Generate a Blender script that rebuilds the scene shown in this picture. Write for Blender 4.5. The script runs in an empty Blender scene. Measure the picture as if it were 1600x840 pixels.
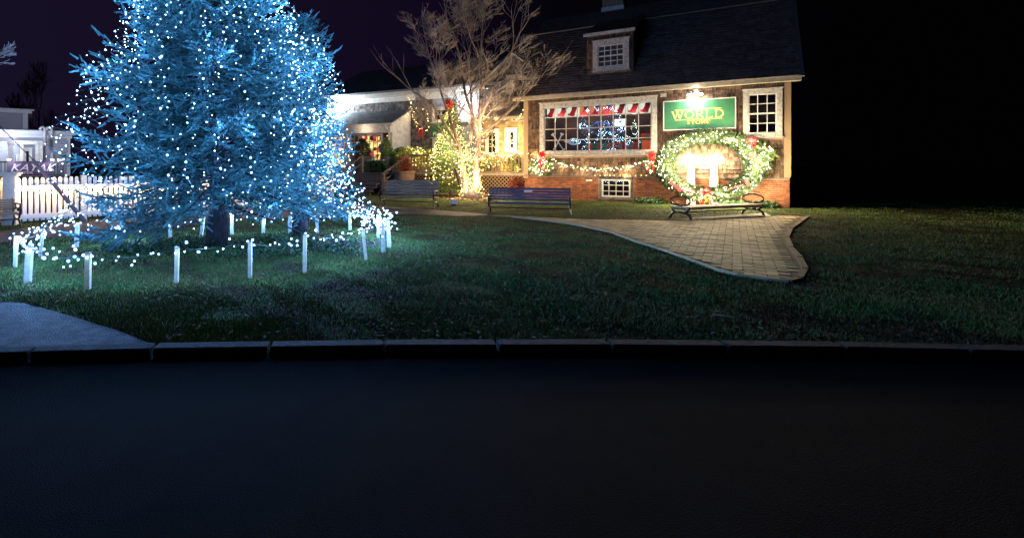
import bpy, math, random
import numpy as np
from mathutils import Vector, Matrix
random.seed(7)
rng = np.random.default_rng(7)
R = math.radians
sc = bpy.context.scene
COL = sc.collection

# ------------------------------------------------------------------ camera, sky, exposure
CH = 1.25                       # eye height
cam_d = bpy.data.cameras.new('camera'); cam = bpy.data.objects.new('camera', cam_d); COL.objects.link(cam)
cam.location = (0, 0, CH); cam.rotation_euler = (R(90), 0, 0)
cam_d.sensor_width = 36; cam_d.lens = 18.0
cam_d.shift_x = 0.125; cam_d.shift_y = -162/1600
cam_d.clip_start = 0.05; cam_d.clip_end = 800
sc.camera = cam
sc.view_settings.view_transform = 'Standard'; sc.view_settings.look = 'None'
sc.view_settings.exposure = 1.38; sc.view_settings.gamma = 1.0
sc.view_settings.use_curve_mapping = False
sc.render.engine = 'CYCLES'
sc.cycles.use_denoising = True
sc.cycles.max_bounces = 5; sc.cycles.diffuse_bounces = 2; sc.cycles.glossy_bounces = 2
sc.cycles.transmission_bounces = 2; sc.cycles.transparent_max_bounces = 16
sc.cycles.sample_clamp_indirect = 2.0
sc.cycles.caustics_reflective = False; sc.cycles.caustics_refractive = False

world = bpy.data.worlds.new('World'); sc.world = world; world.use_nodes = True
wn = world.node_tree; wn.nodes.clear()
wo = wn.nodes.new('ShaderNodeOutputWorld'); wb = wn.nodes.new('ShaderNodeBackground')
tc = wn.nodes.new('ShaderNodeTexCoord'); sx = wn.nodes.new('ShaderNodeSeparateXYZ')
rp = wn.nodes.new('ShaderNodeValToRGB')          # night sky: town glow low on one side, black on the other
wn.links.new(tc.outputs['Generated'], sx.inputs[0])
mp = wn.nodes.new('ShaderNodeMapRange'); mp.inputs['From Min'].default_value = -0.6; mp.inputs['From Max'].default_value = 0.65
wn.links.new(sx.outputs['X'], mp.inputs['Value']); wn.links.new(mp.outputs[0], rp.inputs['Fac'])
rp.color_ramp.elements[0].color = (0.0095, 0.0062, 0.021, 1); rp.color_ramp.elements[1].color = (0.0006, 0.0006, 0.0010, 1)
e = rp.color_ramp.elements.new(0.5); e.color = (0.0065, 0.0032, 0.014, 1)
e = rp.color_ramp.elements.new(0.72); e.color = (0.0018, 0.0013, 0.0035, 1)
wn.links.new(rp.outputs['Color'], wb.inputs['Color']); wb.inputs['Strength'].default_value = 0.33
wn.links.new(wb.outputs[0], wo.inputs['Surface'])

# ------------------------------------------------------------------ helpers
def ray(px, py):
    return (px-600)/800.0, -(py-258)/800.0
def G(px, py):                     # point of the ground seen at that pixel of the photograph
    a, b = ray(px, py); d = -CH/b
    return Vector((a*d, d, 0))
def P(px, py, d):
    a, b = ray(px, py); return Vector((a*d, d, CH+b*d))

class Frame:
    """a building's own axes: u along the front, s into the building, z up"""
    def __init__(s, ox, oy, deg):
        s.o = Vector((ox, oy)); s.a = R(deg)
        s.U = Vector((math.cos(s.a), math.sin(s.a))); s.V = Vector((-math.sin(s.a), math.cos(s.a)))
    def hit(s, px, py, st=0.0):
        a, b = ray(px, py); r = Vector((a, 1))
        d = (st+s.o.dot(s.V))/r.dot(s.V); return ((r*d-s.o).dot(s.U), CH+b*d)
    def hit_u(s, px, py, u=0.0):
        a, b = ray(px, py); r = Vector((a, 1))
        d = (u+s.o.dot(s.U))/r.dot(s.U); return ((r*d-s.o).dot(s.V), CH+b*d)
    def hit_pl(s, px, py, s0, z0, s1, z1):       # ray against the sloping plane through (s0,z0)-(s1,z1)
        a, b = ray(px, py); r = Vector((a, 1)); k = (z1-z0)/(s1-s0)
        # CH+b d = z0 + k (d r.V - o.V - s0)
        d = (CH - z0 + k*(s.o.dot(s.V)+s0))/(k*r.dot(s.V)-b)
        return ((r*d-s.o).dot(s.U), (r*d-s.o).dot(s.V), CH+b*d)
    def w(s, u, st, z):
        p = s.o+s.U*u+s.V*st; return Vector((p.x, p.y, z))
    def m(s, u=0, st=0, z=0):
        return Matrix.Translation(s.w(u, st, z)) @ Matrix.Rotation(s.a, 4, 'Z')

class MB:
    def __init__(s): s.v = []; s.f = []
    def quad(s, a, b, c, d):
        n = len(s.v); s.v += [tuple(a), tuple(b), tuple(c), tuple(d)]; s.f.append((n, n+1, n+2, n+3)); return s
    def tri(s, a, b, c):
        n = len(s.v); s.v += [tuple(a), tuple(b), tuple(c)]; s.f.append((n, n+1, n+2)); return s
    def box(s, x0, x1, y0, y1, z0, z1, M=None):
        if x0 > x1: x0, x1 = x1, x0
        if y0 > y1: y0, y1 = y1, y0
        if z0 > z1: z0, z1 = z1, z0
        n = len(s.v)
        vs = [(x0,y0,z0),(x1,y0,z0),(x1,y1,z0),(x0,y1,z0),(x0,y0,z1),(x1,y0,z1),(x1,y1,z1),(x0,y1,z1)]
        if M is not None: vs = [tuple(M @ Vector(p)) for p in vs]
        s.v += vs
        s.f += [(n,n+3,n+2,n+1),(n+4,n+5,n+6,n+7),(n,n+1,n+5,n+4),(n+1,n+2,n+6,n+5),(n+2,n+3,n+7,n+6),(n+3,n,n+4,n+7)]
        return s
    def bar(s, p, q, w, h, up=(0,0,1)):          # rectangular bar from p to q
        p = Vector(p); q = Vector(q); d = (q-p)
        if d.length < 1e-6: return s
        d.normalize(); up = Vector(up)
        a = d.cross(up)
        if a.length < 1e-4: a = d.cross(Vector((1,0,0)))
        a.normalize(); b = a.cross(d); n = len(s.v)
        for c in (p, q):
            for i, j in ((-1,-1),(1,-1),(1,1),(-1,1)):
                s.v.append(tuple(c+a*(i*w/2)+b*(j*h/2)))
        s.f += [(n,n+1,n+2,n+3),(n+7,n+6,n+5,n+4)]+[(n+k, n+4+k, n+4+(k+1)%4, n+(k+1)%4) for k in range(4)]
        return s
    def tube(s, pts, r, sides=6, caps=True):
        pts = [Vector(p) for p in pts]
        if not hasattr(r, '__len__'): r = [r]*len(pts)
        n0 = len(s.v); prev = None
        for i, p in enumerate(pts):
            d = (pts[min(i+1, len(pts)-1)]-pts[max(i-1, 0)])
            if d.length < 1e-9: d = Vector((0,0,1))
            d.normalize()
            if prev is None:
                a = d.orthogonal().normalized()
            else:
                a = prev-d*prev.dot(d)
                a = a.normalized() if a.length > 1e-6 else d.orthogonal().normalized()
            prev = a; b = d.cross(a)
            for k in range(sides):
                t = 2*math.pi*k/sides
                s.v.append(tuple(p+a*(math.cos(t)*r[i])+b*(math.sin(t)*r[i])))
        for i in range(len(pts)-1):
            for k in range(sides):
                k2 = (k+1) % sides; o = n0+i*sides
                s.f.append((o+k, o+k2, o+sides+k2, o+sides+k))
        if caps:
            s.f.append(tuple(n0+k for k in range(sides))[::-1])
            s.f.append(tuple(n0+(len(pts)-1)*sides+k for k in range(sides)))
        return s
    def lathe(s, prof, sides=20, c=(0,0,0)):
        n0 = len(s.v)
        for (r, z) in prof:
            for k in range(sides):
                t = 2*math.pi*k/sides; s.v.append((c[0]+r*math.cos(t), c[1]+r*math.sin(t), c[2]+z))
        for i in range(len(prof)-1):
            for k in range(sides):
                k2 = (k+1) % sides; o = n0+i*sides
                s.f.append((o+k, o+k2, o+sides+k2, o+sides+k))
        s.f.append(tuple(n0+k for k in range(sides))[::-1])
        s.f.append(tuple(n0+(len(prof)-1)*sides+k for k in range(sides)))
        return s
    def prism(s, poly, n, M=None):               # polygon (3-D points) pushed along n
        n = Vector(n); k = len(poly); o = len(s.v); poly = [Vector(p) for p in poly]
        vs = [p for p in poly]+[p+n for p in poly]
        if M is not None: vs = [M @ p for p in vs]
        s.v += [tuple(p) for p in vs]
        s.f.append(tuple(range(o, o+k))); s.f.append(tuple(range(o+2*k-1, o+k-1, -1)))
        for i in range(k):
            j = (i+1) % k; s.f.append((o+j, o+i, o+k+i, o+k+j))
        return s
    def mesh(s, name, smooth=False):
        me = bpy.data.meshes.new(name); me.from_pydata(s.v, [], s.f)
        if smooth: me.polygons.foreach_set('use_smooth', [True]*len(me.polygons))
        me.update(); return me
    def build(s, name, mat, parent=None, world=False, smooth=False, bevel=0):
        return mk(name, s.mesh(name, smooth), mat, parent, world, bevel)

def mk(name, me, mat, parent=None, world=False, bevel=0):
    o = bpy.data.objects.new(name, me); COL.objects.link(o)
    if mat is not None and not me.materials: me.materials.append(mat)
    if parent is not None:
        o.parent = parent
        if world: o.matrix_parent_inverse = parent_world(parent).inverted()
    if bevel:
        b = o.modifiers.new('bevel', 'BEVEL'); b.width = bevel; b.segments = 2; b.limit_method = 'ANGLE'
    return o
def parent_world(o):
    m = o.matrix_basis.copy()
    if o.parent is not None: m = parent_world(o.parent) @ o.matrix_parent_inverse @ m
    return m
def tag(o, label=None, cat=None, group=None, kind=None):
    if label: o['label'] = label
    if cat: o['category'] = cat
    if group: o['group'] = group
    if kind: o['kind'] = kind
    return o
def thing(name, label, cat, M=None, group=None):
    o = bpy.data.objects.new(name, None); COL.objects.link(o); o.empty_display_size = .1
    if M is not None:
        if not isinstance(M, Matrix): M = Matrix.Translation(Vector(M))
        o.matrix_basis = M
    return tag(o, label, cat, group)
def big_mesh(name, V, F):                        # numpy arrays of vertices and triangles
    me = bpy.data.meshes.new(name)
    V = np.asarray(V, np.float32); F = np.asarray(F, np.int32); k = F.shape[1]
    me.vertices.add(len(V)); me.vertices.foreach_set('co', V.ravel())
    me.loops.add(F.size); me.loops.foreach_set('vertex_index', F.ravel())
    me.polygons.add(len(F)); me.polygons.foreach_set('loop_start', np.arange(0, F.size, k, dtype=np.int32))
    me.update(calc_edges=True); me.validate(); return me

# ------------------------------------------------------------------ materials
def mat(name, col, rough=.7, var=.0, col2=None, scale=3.0, metal=0.0, bump=0.0, bscale=40, island=0.0, spec=.3,
        emit=None, estr=0, detail=4, sub=0, ramp=(.35, .65), stretch=None):
    m = bpy.data.materials.new(name); m.use_nodes = True; nt = m.node_tree; L = nt.links
    b = nt.nodes['Principled BSDF']; b.inputs['Roughness'].default_value = rough
    b.inputs['Metallic'].default_value = metal; b.inputs['Specular IOR Level'].default_value = spec
    b.inputs['Base Color'].default_value = (*col, 1)
    out = None
    tc = nt.nodes.new('ShaderNodeTexCoord')
    vec = tc.outputs['Object']
    if stretch:
        mpn = nt.nodes.new('ShaderNodeMapping'); mpn.inputs['Scale'].default_value = stretch
        L.new(vec, mpn.inputs['Vector']); vec = mpn.outputs[0]
    if col2 is not None:
        n = nt.nodes.new('ShaderNodeTexNoise'); n.inputs['Scale'].default_value = scale; n.inputs['Detail'].default_value = detail
        L.new(vec, n.inputs['Vector'])
        r = nt.nodes.new('ShaderNodeValToRGB'); r.color_ramp.elements[0].position = ramp[0]; r.color_ramp.elements[1].position = ramp[1]
        r.color_ramp.elements[0].color = (*col, 1); r.color_ramp.elements[1].color = (*col2, 1)
        L.new(n.outputs['Fac'], r.inputs['Fac']); out = r.outputs['Color']
    if island:
        g = nt.nodes.new('ShaderNodeNewGeometry'); h = nt.nodes.new('ShaderNodeHueSaturation')
        mr = nt.nodes.new('ShaderNodeMapRange'); mr.inputs['To Min'].default_value = 1-island; mr.inputs['To Max'].default_value = 1+island
        L.new(g.outputs['Random Per Island'], mr.inputs['Value']); L.new(mr.outputs[0], h.inputs['Value'])
        h.inputs['Color'].default_value = (*col, 1)
        if out: L.new(out, h.inputs['Color'])
        out = h.outputs['Color']
    if out: L.new(out, b.inputs['Base Color'])
    if bump:
        n = nt.nodes.new('ShaderNodeTexNoise'); n.inputs['Scale'].default_value = bscale; n.inputs['Detail'].default_value = 6
        L.new(vec, n.inputs['Vector']); bp = nt.nodes.new('ShaderNodeBump'); bp.inputs['Strength'].default_value = bump
        bp.inputs['Distance'].default_value = .02; L.new(n.outputs['Fac'], bp.inputs['Height']); L.new(bp.outputs[0], b.inputs['Normal'])
    if emit is not None:
        b.inputs['Emission Color'].default_value = (*emit, 1); b.inputs['Emission Strength'].default_value = estr
    return m
def glow(name, col, s):
    m = bpy.data.materials.new(name); m.use_nodes = True; nt = m.node_tree; nt.nodes.clear()
    o = nt.nodes.new('ShaderNodeOutputMaterial'); e = nt.nodes.new('ShaderNodeEmission')
    e.inputs['Color'].default_value = (*col, 1); e.inputs['Strength'].default_value = s
    nt.links.new(e.outputs[0], o.inputs['Surface']); return m
def pane_mat():
    m = bpy.data.materials.new('window_glass'); m.use_nodes = True; nt = m.node_tree; nt.nodes.clear()
    o = nt.nodes.new('ShaderNodeOutputMaterial'); t = nt.nodes.new('ShaderNodeBsdfTransparent')
    g = nt.nodes.new('ShaderNodeBsdfGlossy'); g.inputs['Roughness'].default_value = .03
    mx = nt.nodes.new('ShaderNodeMixShader'); f = nt.nodes.new('ShaderNodeFresnel'); f.inputs['IOR'].default_value = 1.45
    t.inputs['Color'].default_value = (.92, .95, .94, 1)
    nt.links.new(f.outputs[0], mx.inputs[0]); nt.links.new(t.outputs[0], mx.inputs[1]); nt.links.new(g.outputs[0], mx.inputs[2])
    nt.links.new(mx.outputs[0], o.inputs['Surface']); return m

M = dict(
 glass=pane_mat(),
 shingle=mat('cedar_shingle', (.21,.13,.08), .85, col2=(.085,.055,.042), scale=6, island=.55, bump=.9, bscale=60, stretch=(3,3,.6)),
 shingle_grey=mat('grey_shingle', (.17,.15,.14), .85, col2=(.07,.063,.066), scale=6, island=.5, bump=.5, bscale=60),
 shingle_cream=mat('cream_shingle', (.42,.30,.17), .85, col2=(.30,.20,.11), scale=6, island=.25, bump=.4),
 roof=mat('asphalt_shingle', (.075,.058,.052), .9, col2=(.12,.095,.085), scale=9, island=.30, bump=.5, bscale=90),
 roof_grey=mat('grey_roof', (.07,.075,.085), .9, col2=(.10,.105,.12), scale=9, island=.22, bump=.5, bscale=90),
 brick=mat('red_brick', (.31,.105,.045), .85, col2=(.17,.065,.035), scale=5, island=.38, bump=.5, bscale=60),
 mortar=mat('mortar', (.30,.22,.15), .95, bump=.4),
 white=mat('white_paint', (.62,.60,.58), .55, col2=(.50,.48,.45), scale=7, bump=.15, bscale=30),
 whiteworn=mat('worn_white_paint', (.44,.42,.40), .7, col2=(.20,.17,.15), scale=12, bump=.35, bscale=40, ramp=(.45,.75)),
 fence=mat('fence_paint', (.72,.70,.70), .5, island=.08, bump=.1),
 cream=mat('cream_trim', (.38,.33,.25), .6, col2=(.28,.24,.18), scale=8),
 tan=mat('tan_board', (.28,.19,.11), .7, col2=(.28,.19,.11), scale=6, bump=.2),
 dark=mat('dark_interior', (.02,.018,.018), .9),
 black_metal=mat('black_cast_iron', (.018,.018,.02), .38, spec=.5, bump=.15, bscale=50),
 wire=mat('light_wire', (.01,.02,.012), .6),
 deck=mat('weathered_wood', (.22,.17,.14), .8, col2=(.14,.11,.10), scale=8, island=.2, bump=.4, stretch=(1,1,4)),
 slat=mat('grey_wood_slat', (.30,.23,.17), .65, col2=(.18,.135,.105), scale=10, island=.2, bump=.35, stretch=(.6,4,4)),
 slat_blue=mat('blue_wood_slat', (.12,.115,.17), .6, col2=(.06,.06,.10), scale=10, island=.18, bump=.35, stretch=(.6,4,4)),
 slat_tan=mat('pale_wood_slat', (.55,.45,.32), .65, col2=(.40,.32,.22), scale=10, island=.15, bump=.35, stretch=(.6,4,4)),
 stake=mat('pale_stake_wood', (.62,.56,.48), .7, col2=(.48,.42,.36), scale=20, bump=.2),
 spruce=mat('blue_spruce_needles', (.022,.10,.105), .5, col2=(.11,.28,.29), scale=6, island=.35, spec=.5),
 fir=mat('evergreen_needles', (.07,.16,.05), .6, col2=(.13,.21,.05), scale=4, island=.45),
 fir_wreath=mat('wreath_needles', (.030,.062,.026), .6, col2=(.055,.085,.035), scale=5, island=.45), fir_dark=mat('dark_evergreen', (.02,.055,.025), .6, col2=(.035,.085,.03), scale=5, island=.4),
 leaf=mat('yellow_green_leaf', (.16,.27,.05), .6, col2=(.28,.26,.05), scale=5, island=.4),
 redleaf=mat('red_brown_leaf', (.24,.04,.02), .7, col2=(.14,.04,.03), scale=5, island=.4),
 bark=mat('spruce_bark', (.05,.04,.05), .9, col2=(.022,.02,.026), scale=14, bump=.9, bscale=25, stretch=(3,3,.6)),
 bark_pale=mat('pale_bark', (.25,.18,.14), .85, col2=(.15,.11,.09), scale=10, bump=.4),
 twig=mat('pale_twig', (.32,.27,.25), .85, col2=(.22,.18,.165), scale=3), bark_dark=mat('dark_bark', (.12,.09,.08), .85),
 stocking=mat('stocking_felt', (.34,.012,.02), .8, bump=.2), red=mat('red_fabric', (.55,.015,.02), .7, bump=.2), redbow=mat('red_ribbon', (.62,.02,.025), .45, bump=.2),
 blackfab=mat('black_fabric', (.02,.02,.025), .8),
 gold=mat('gold_paint', (.75,.52,.16), .45), gold_cloth=mat('gold_ribbon', (.62,.42,.08), .4),
 sign=mat('green_sign_paint', (.03,.12,.055), .35, spec=.5, col2=(.04,.145,.07), scale=5),
 purple=mat('purple_banner', (.11,.07,.17), .6, col2=(.16,.09,.20), scale=3),
 wax=mat('white_candle', (.85,.80,.68), .5),
 terracotta=mat('terracotta', (.30,.20,.15), .85, col2=(.22,.14,.11), scale=6, bump=.4),
 lead=mat('grey_planter', (.10,.10,.13), .7), flue=mat('grey_flue', (.40,.40,.43), .4, metal=.3),
 siding=mat('white_siding', (.55,.57,.62), .6, bump=.05), siding_grey=mat('grey_siding', (.30,.31,.38), .6),
 blue_bulb=glow('blue_white_bulb', (.32,.58,1.0), 45), warm_bulb=glow('warm_bulb', (1.0,.60,.20), 26),
 cream_bulb=glow('cream_bulb', (1.0,.78,.42), 50), cool_bulb=glow('cool_bulb', (.7,.85,1.0), 14), tiny_warm=glow('shop_bulb', (1.0,.75,.4), 14),
 flood=glow('flood_lens', (1.0,.93,.78), 150), flood_cool=glow('cool_flood_lens', (.8,.93,1.0), 90),
 flame=glow('candle_flame_bulb', (1.0,.90,.68), 220),
 shop_glow=glow('lit_shop_wall', (1.0,.62,.22), .55), lit_white=glow('lit_backdrop', (1.0,.95,.82), .38),
 lit_orange=glow('lit_orange_backdrop', (1.0,.28,.08), .32), lit_pink=glow('lit_poster', (.85,.2,.2), .5),
)

# ------------------------------------------------------------------ generic pieces
def field(mb, o, ex, ez, en, rows, rh, wmin, wmax, rng_row, holes=(), thick=.022, gap=.006, jitter=.0, z0=0.0, brick=False, stagger=None):
    """courses of shingles / bricks on the plane o + ex u + ez v ; each one its own little slab"""
    o = Vector(o); ex = Vector(ex); ez = Vector(ez); en = Vector(en)
    for r in range(rows):
        v0 = z0+r*rh; v1 = v0+rh
        iv = [rng_row(v0+.5*rh)]
        for (a, b, c, d) in holes:
            if v1 > c+.01 and v0 < d-.01:
                nv = []
                for (p, q) in iv:
                    if b <= p or a >= q: nv.append((p, q)); continue
                    if a > p: nv.append((p, a))
                    if b < q: nv.append((b, q))
                iv = nv
        for (p, q) in iv:
            if q-p < .02: continue
            x = p - (random.random()*wmax if stagger is None else (stagger*(r % 2)))
            while x < q:
                w = random.uniform(wmin, wmax); a = max(x, p); b = min(x+w-gap, q)
                if b-a > .012:
                    j = random.uniform(-jitter, jitter)
                    if brick:
                        t = thick+random.uniform(0, .004)
                        lo = v0+gap*.5; hi = v1-gap*.5; tb = tt = t
                    else:
                        lo = v0-jitter*.5+j; hi = v1+.004; tb = thick+random.uniform(0, .006); tt = .003
                    n = len(mb.v)
                    for (uu, vv, tk) in ((a,lo,0),(b,lo,0),(b,hi,0),(a,hi,0),(a,lo,tb),(b,lo,tb),(b,hi,tt),(a,hi,tt)):
                        mb.v.append(tuple(o+ex*uu+ez*vv+en*tk))
                    mb.f += [(n+4,n+5,n+6,n+7),(n,n+1,n+5,n+4),(n+3,n,n+4,n+7),(n+1,n+2,n+6,n+5)]+([(n+2,n+3,n+7,n+6)] if brick else [])
                x += w

def window(parent, u0, u1, z0, z1, s=-.03, cols=3, rows=2, fr=.09, mun=.022, fmat=None, wmat=None, sash=False, fracs=None, back=True, depth=.16, name='window'):
    """frame, muntins, pane, dark room behind; local axes of the parent (front faces -y)"""
    fm = fmat or M['white']; wm = wmat or M['white']
    f = MB()
    f.box(u0, u1, s-.03, s+.05, z1-fr, z1); f.box(u0, u1, s-.03, s+.05, z0, z0+fr*.8)
    f.box(u0, u0+fr, s-.03, s+.05, z0+fr*.8, z1-fr); f.box(u1-fr, u1, s-.03, s+.05, z0+fr*.8, z1-fr)
    f.box(u0-.03, u1+.03, s-.06, s+.045, z0-.035, z0-.001)
    f.box(u0-.03, u1+.03, s-.055, s+.045, z1+.001, z1+.035)
    fo = f.build(name, fm, parent, bevel=.004)
    a, b, c, d = u0+fr, u1-fr, z0+fr*.8, z1-fr
    g = MB()
    for i in range(1, cols):
        x = a+(b-a)*i/cols; g.box(x-mun/2, x+mun/2, s+.005, s+.03, c, d)
    fr_ = fracs or [i/rows for i in range(1, rows)]
    for q in fr_:
        z = d-(d-c)*q; g.box(a, b, s+.007, s+.028, z-mun/2, z+mun/2)
    sw = .03
    g.box(a, a+sw, s+.0, s+.035, c, d); g.box(b-sw, b, s+.0, s+.035, c, d)
    g.box(a+sw, b-sw, s+.0, s+.034, d-sw, d); g.box(a+sw, b-sw, s+.0, s+.034, c, c+sw)
    if sash: g.box(a, b, s-.006, s+.036, (c+d)/2-.022, (c+d)/2+.022)
    g.build('sash', wm, fo)
    MB().box(a, b, s+.016, s+.019, c, d).build('pane', M['glass'], fo)
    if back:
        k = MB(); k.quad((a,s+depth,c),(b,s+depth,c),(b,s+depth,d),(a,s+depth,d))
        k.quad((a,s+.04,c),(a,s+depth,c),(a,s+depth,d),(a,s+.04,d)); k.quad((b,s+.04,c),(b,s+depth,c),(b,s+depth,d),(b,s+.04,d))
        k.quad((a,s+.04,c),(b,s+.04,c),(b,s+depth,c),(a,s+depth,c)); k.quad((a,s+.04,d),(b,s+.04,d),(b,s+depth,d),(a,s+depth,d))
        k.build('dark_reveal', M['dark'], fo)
    return fo, (a, b, c, d)

ICO_V = None
def ico(r, name):
    t = (1+5**.5)/2; n = (1+t*t)**.5
    v = [(-1,t,0),(1,t,0),(-1,-t,0),(1,-t,0),(0,-1,t),(0,1,t),(0,-1,-t),(0,1,-t),(t,0,-1),(t,0,1),(-t,0,-1),(-t,0,1)]
    f = [(0,11,5),(0,5,1),(0,1,7),(0,7,10),(0,10,11),(1,5,9),(5,11,4),(11,10,2),(10,7,6),(7,1,8),(3,9,4),(3,4,2),(3,2,6),(3,6,8),(3,8,9),(4,9,5),(2,4,11),(6,2,10),(8,6,7),(9,8,1)]
    me = bpy.data.meshes.new(name); me.from_pydata([tuple(r*c/n for c in p) for p in v], [], f); me.update(); return me
BULB = {}
HALO = dict(blue_bulb='blue_halo', warm_bulb='warm_halo', cream_bulb='warm_halo')
def halo_mat(name, col, e, f):
    m = bpy.data.materials.new(name); m.use_nodes = True; nt = m.node_tree; nt.nodes.clear()
    o = nt.nodes.new('ShaderNodeOutputMaterial'); t = nt.nodes.new('ShaderNodeBsdfTransparent'); g = nt.nodes.new('ShaderNodeEmission'); mx = nt.nodes.new('ShaderNodeMixShader')
    g.inputs['Color'].default_value = (*col, 1); g.inputs['Strength'].default_value = e; mx.inputs[0].default_value = f
    nt.links.new(t.outputs[0], mx.inputs[1]); nt.links.new(g.outputs[0], mx.inputs[2]); nt.links.new(mx.outputs[0], o.inputs['Surface'])
    m.cycles.emission_sampling = 'NONE'; return m
M['blue_halo'] = halo_mat('blue_halo_shell', (.14,.36,1.0), 1.0, .45); M['warm_halo'] = halo_mat('warm_halo_shell', (1.0,.50,.12), .9, .40)  # see-through glowing shell stands for the coloured halo round a bulb
def bulb_mesh(kind, r):
    k = (kind, round(r, 4))
    if k not in BULB:
        me = ico(r*.60, 'bulb_'+kind)
        sh = HALO.get(kind)
        if sh:
            a = ico(r*1.25, 'tmp'); V = [v.co[:] for v in me.vertices]+[v.co[:] for v in a.vertices]
            F = [tuple(p.vertices) for p in me.polygons]+[tuple(i+12 for i in p.vertices) for p in a.polygons]
            me = bpy.data.meshes.new('bulb_'+kind); me.from_pydata(V, [], F); me.materials.append(M[kind]); me.materials.append(M[sh])
            me.polygons.foreach_set('material_index', [0]*20+[1]*20); me.update()
        else: me.materials.append(M[kind])
        BULB[k] = me
    return BULB[k]
def light_string(label, bulbs, kind, r, group=None, wire=None, wr=.004, name='light_string', cat='string lights', rv=.25, lamps=None, fwd=.05):
    bulbs = [Vector(b) for b in bulbs]
    root = thing(name, label, cat, Matrix.Translation(bulbs[0]), group)
    w = wire if wire is not None else [bulbs]
    mb = MB()
    for pts in w:
        if len(pts) > 1: mb.tube([Vector(p)-bulbs[0] for p in pts], wr, 3, caps=False)
    mb.build('cable', M['wire'], root)
    for i, b in enumerate(bulbs):
        if i >= 100: break
        me = bulb_mesh(kind, r*random.choice((1-rv, 1-rv, 1-rv*.5, 1, 1, 1+rv)))
        o = bpy.data.objects.new('bulb', me); COL.objects.link(o); o.parent = root; o.location = b-bulbs[0]
    if len(bulbs) > 100:
        base = ico(r*.6, 'b'); V = np.array([v.co[:] for v in base.vertices]); F = np.array([p.vertices[:] for p in base.polygons])
        rest = np.array([(b-bulbs[0])[:] for b in bulbs[100:]])
        VV = (rest[:,None,:]+V[None]).reshape(-1,3); FF = (np.arange(len(rest))[:,None,None]*12+F[None]).reshape(-1,3)
        o = mk('bulb_cluster', big_mesh('bulb_cluster', VV, FF), M[kind], root); o['kind'] = 'stuff'
    ev, en = lamps or ((11, 3.7) if kind == 'blue_bulb' else (12, 4.0))
    if ev and kind in ('blue_bulb', 'warm_bulb', 'cream_bulb'):
        for i in range(ev//2, len(bulbs), ev):
            l = LAMPD.get((kind, en))
            if not l:
                l = bpy.data.lights.new('bulb_fill', 'POINT'); l.energy = en; l.shadow_soft_size = .035
                l.color = (.17,.43,1.0) if kind == 'blue_bulb' else ((1,.66,.28) if kind == 'warm_bulb' else (1,.80,.48)); LAMPD[(kind, en)] = l
            o = bpy.data.objects.new('bulb_fill', l); COL.objects.link(o); o.parent = root; o.location = bulbs[i]-bulbs[0]+Vector((0,-fwd,0))
    return root
LAMPD = {}
def along(pts, step, jit=0.0, jz=None):
    pts = [Vector(p) for p in pts]; out = []; acc = 0
    for a, b in zip(pts, pts[1:]):
        L = (b-a).length
        while acc < L:
            q = a.lerp(b, acc/L if L else 0)
            out.append(q+Vector((random.uniform(-jit,jit), random.uniform(-jit,jit), random.uniform(-(jz or jit),(jz or jit))))); acc += step
        acc -= L
    return out
def sag(p, q, s, n=14):
    p = Vector(p); q = Vector(q)
    return [p.lerp(q, i/n)-Vector((0,0,s*4*(i/n)*(1-i/n))) for i in range(n+1)]
def lamp(name, typ, loc, e, col, r=.05, parent=None, aim=None, size=90, blend=.5):
    l = bpy.data.lights.new(name, typ); l.energy = e; l.color = col
    if typ != 'AREA': l.shadow_soft_size = r
    o = bpy.data.objects.new(name, l); COL.objects.link(o); o.location = loc
    if typ == 'SPOT': l.spot_size = R(size); l.spot_blend = blend
    if aim is not None: o.rotation_euler = (Vector(aim)-Vector(loc)).to_track_quat('-Z', 'Y').to_euler()
    if parent is not None: o.parent = parent; o.matrix_parent_inverse = parent_world(parent).inverted()
    return o

# needle "fingers": a thin core with needles standing off it
def finger_template(nn=22, seed=1, nl=.20, nw=.10):
    g = np.random.default_rng(seed); V = []; F = []
    for ang in (0, math.pi/2):
        c, s = math.cos(ang), math.sin(ang); w = .13; n = len(V)
        V += [(0,-w*c,-w*s),(0,w*c,w*s),(.96,.3*w*c,.3*w*s),(.96,-.3*w*c,-.3*w*s)]; F += [(n,n+1,n+2),(n,n+2,n+3)]
    for i in range(nn):
        x = .04+.9*i/nn; a = i*2.399+g.uniform(-.3,.3); l = nl*g.uniform(.8,1.1)*(1-.35*x)
        d = np.array([.62, .78*math.cos(a), .78*math.sin(a)]); t = np.array([0,-math.sin(a), math.cos(a)])*nw*.5 + np.array([nw*.4,0,0])
        p = np.array([x,0,0]); n = len(V); V += [tuple(p-t), tuple(p+t), tuple(p+d*l)]; F.append((n,n+1,n+2))
    return np.array(V), np.array(F)
FT = finger_template()
def fingers_mesh(name, pos, dirs, lens, templ=FT):
    pos = np.array(pos, float); dirs = np.array(dirs, float); lens = np.array(lens, float)
    dirs /= np.linalg.norm(dirs, axis=1, keepdims=True)
    up = rng.normal(size=dirs.shape); a = np.cross(dirs, up); a /= np.linalg.norm(a, axis=1, keepdims=True); b = np.cross(dirs, a)
    V, F = templ
    W = pos[:,None,:]+lens[:,None,None]*(V[None,:,0:1]*dirs[:,None,:]+V[None,:,1:2]*a[:,None,:]+V[None,:,2:3]*b[:,None,:])
    FF = (np.arange(len(pos))[:,None,None]*len(V)+F[None]).reshape(-1,3)
    return big_mesh(name, W.reshape(-1,3), FF)

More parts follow.
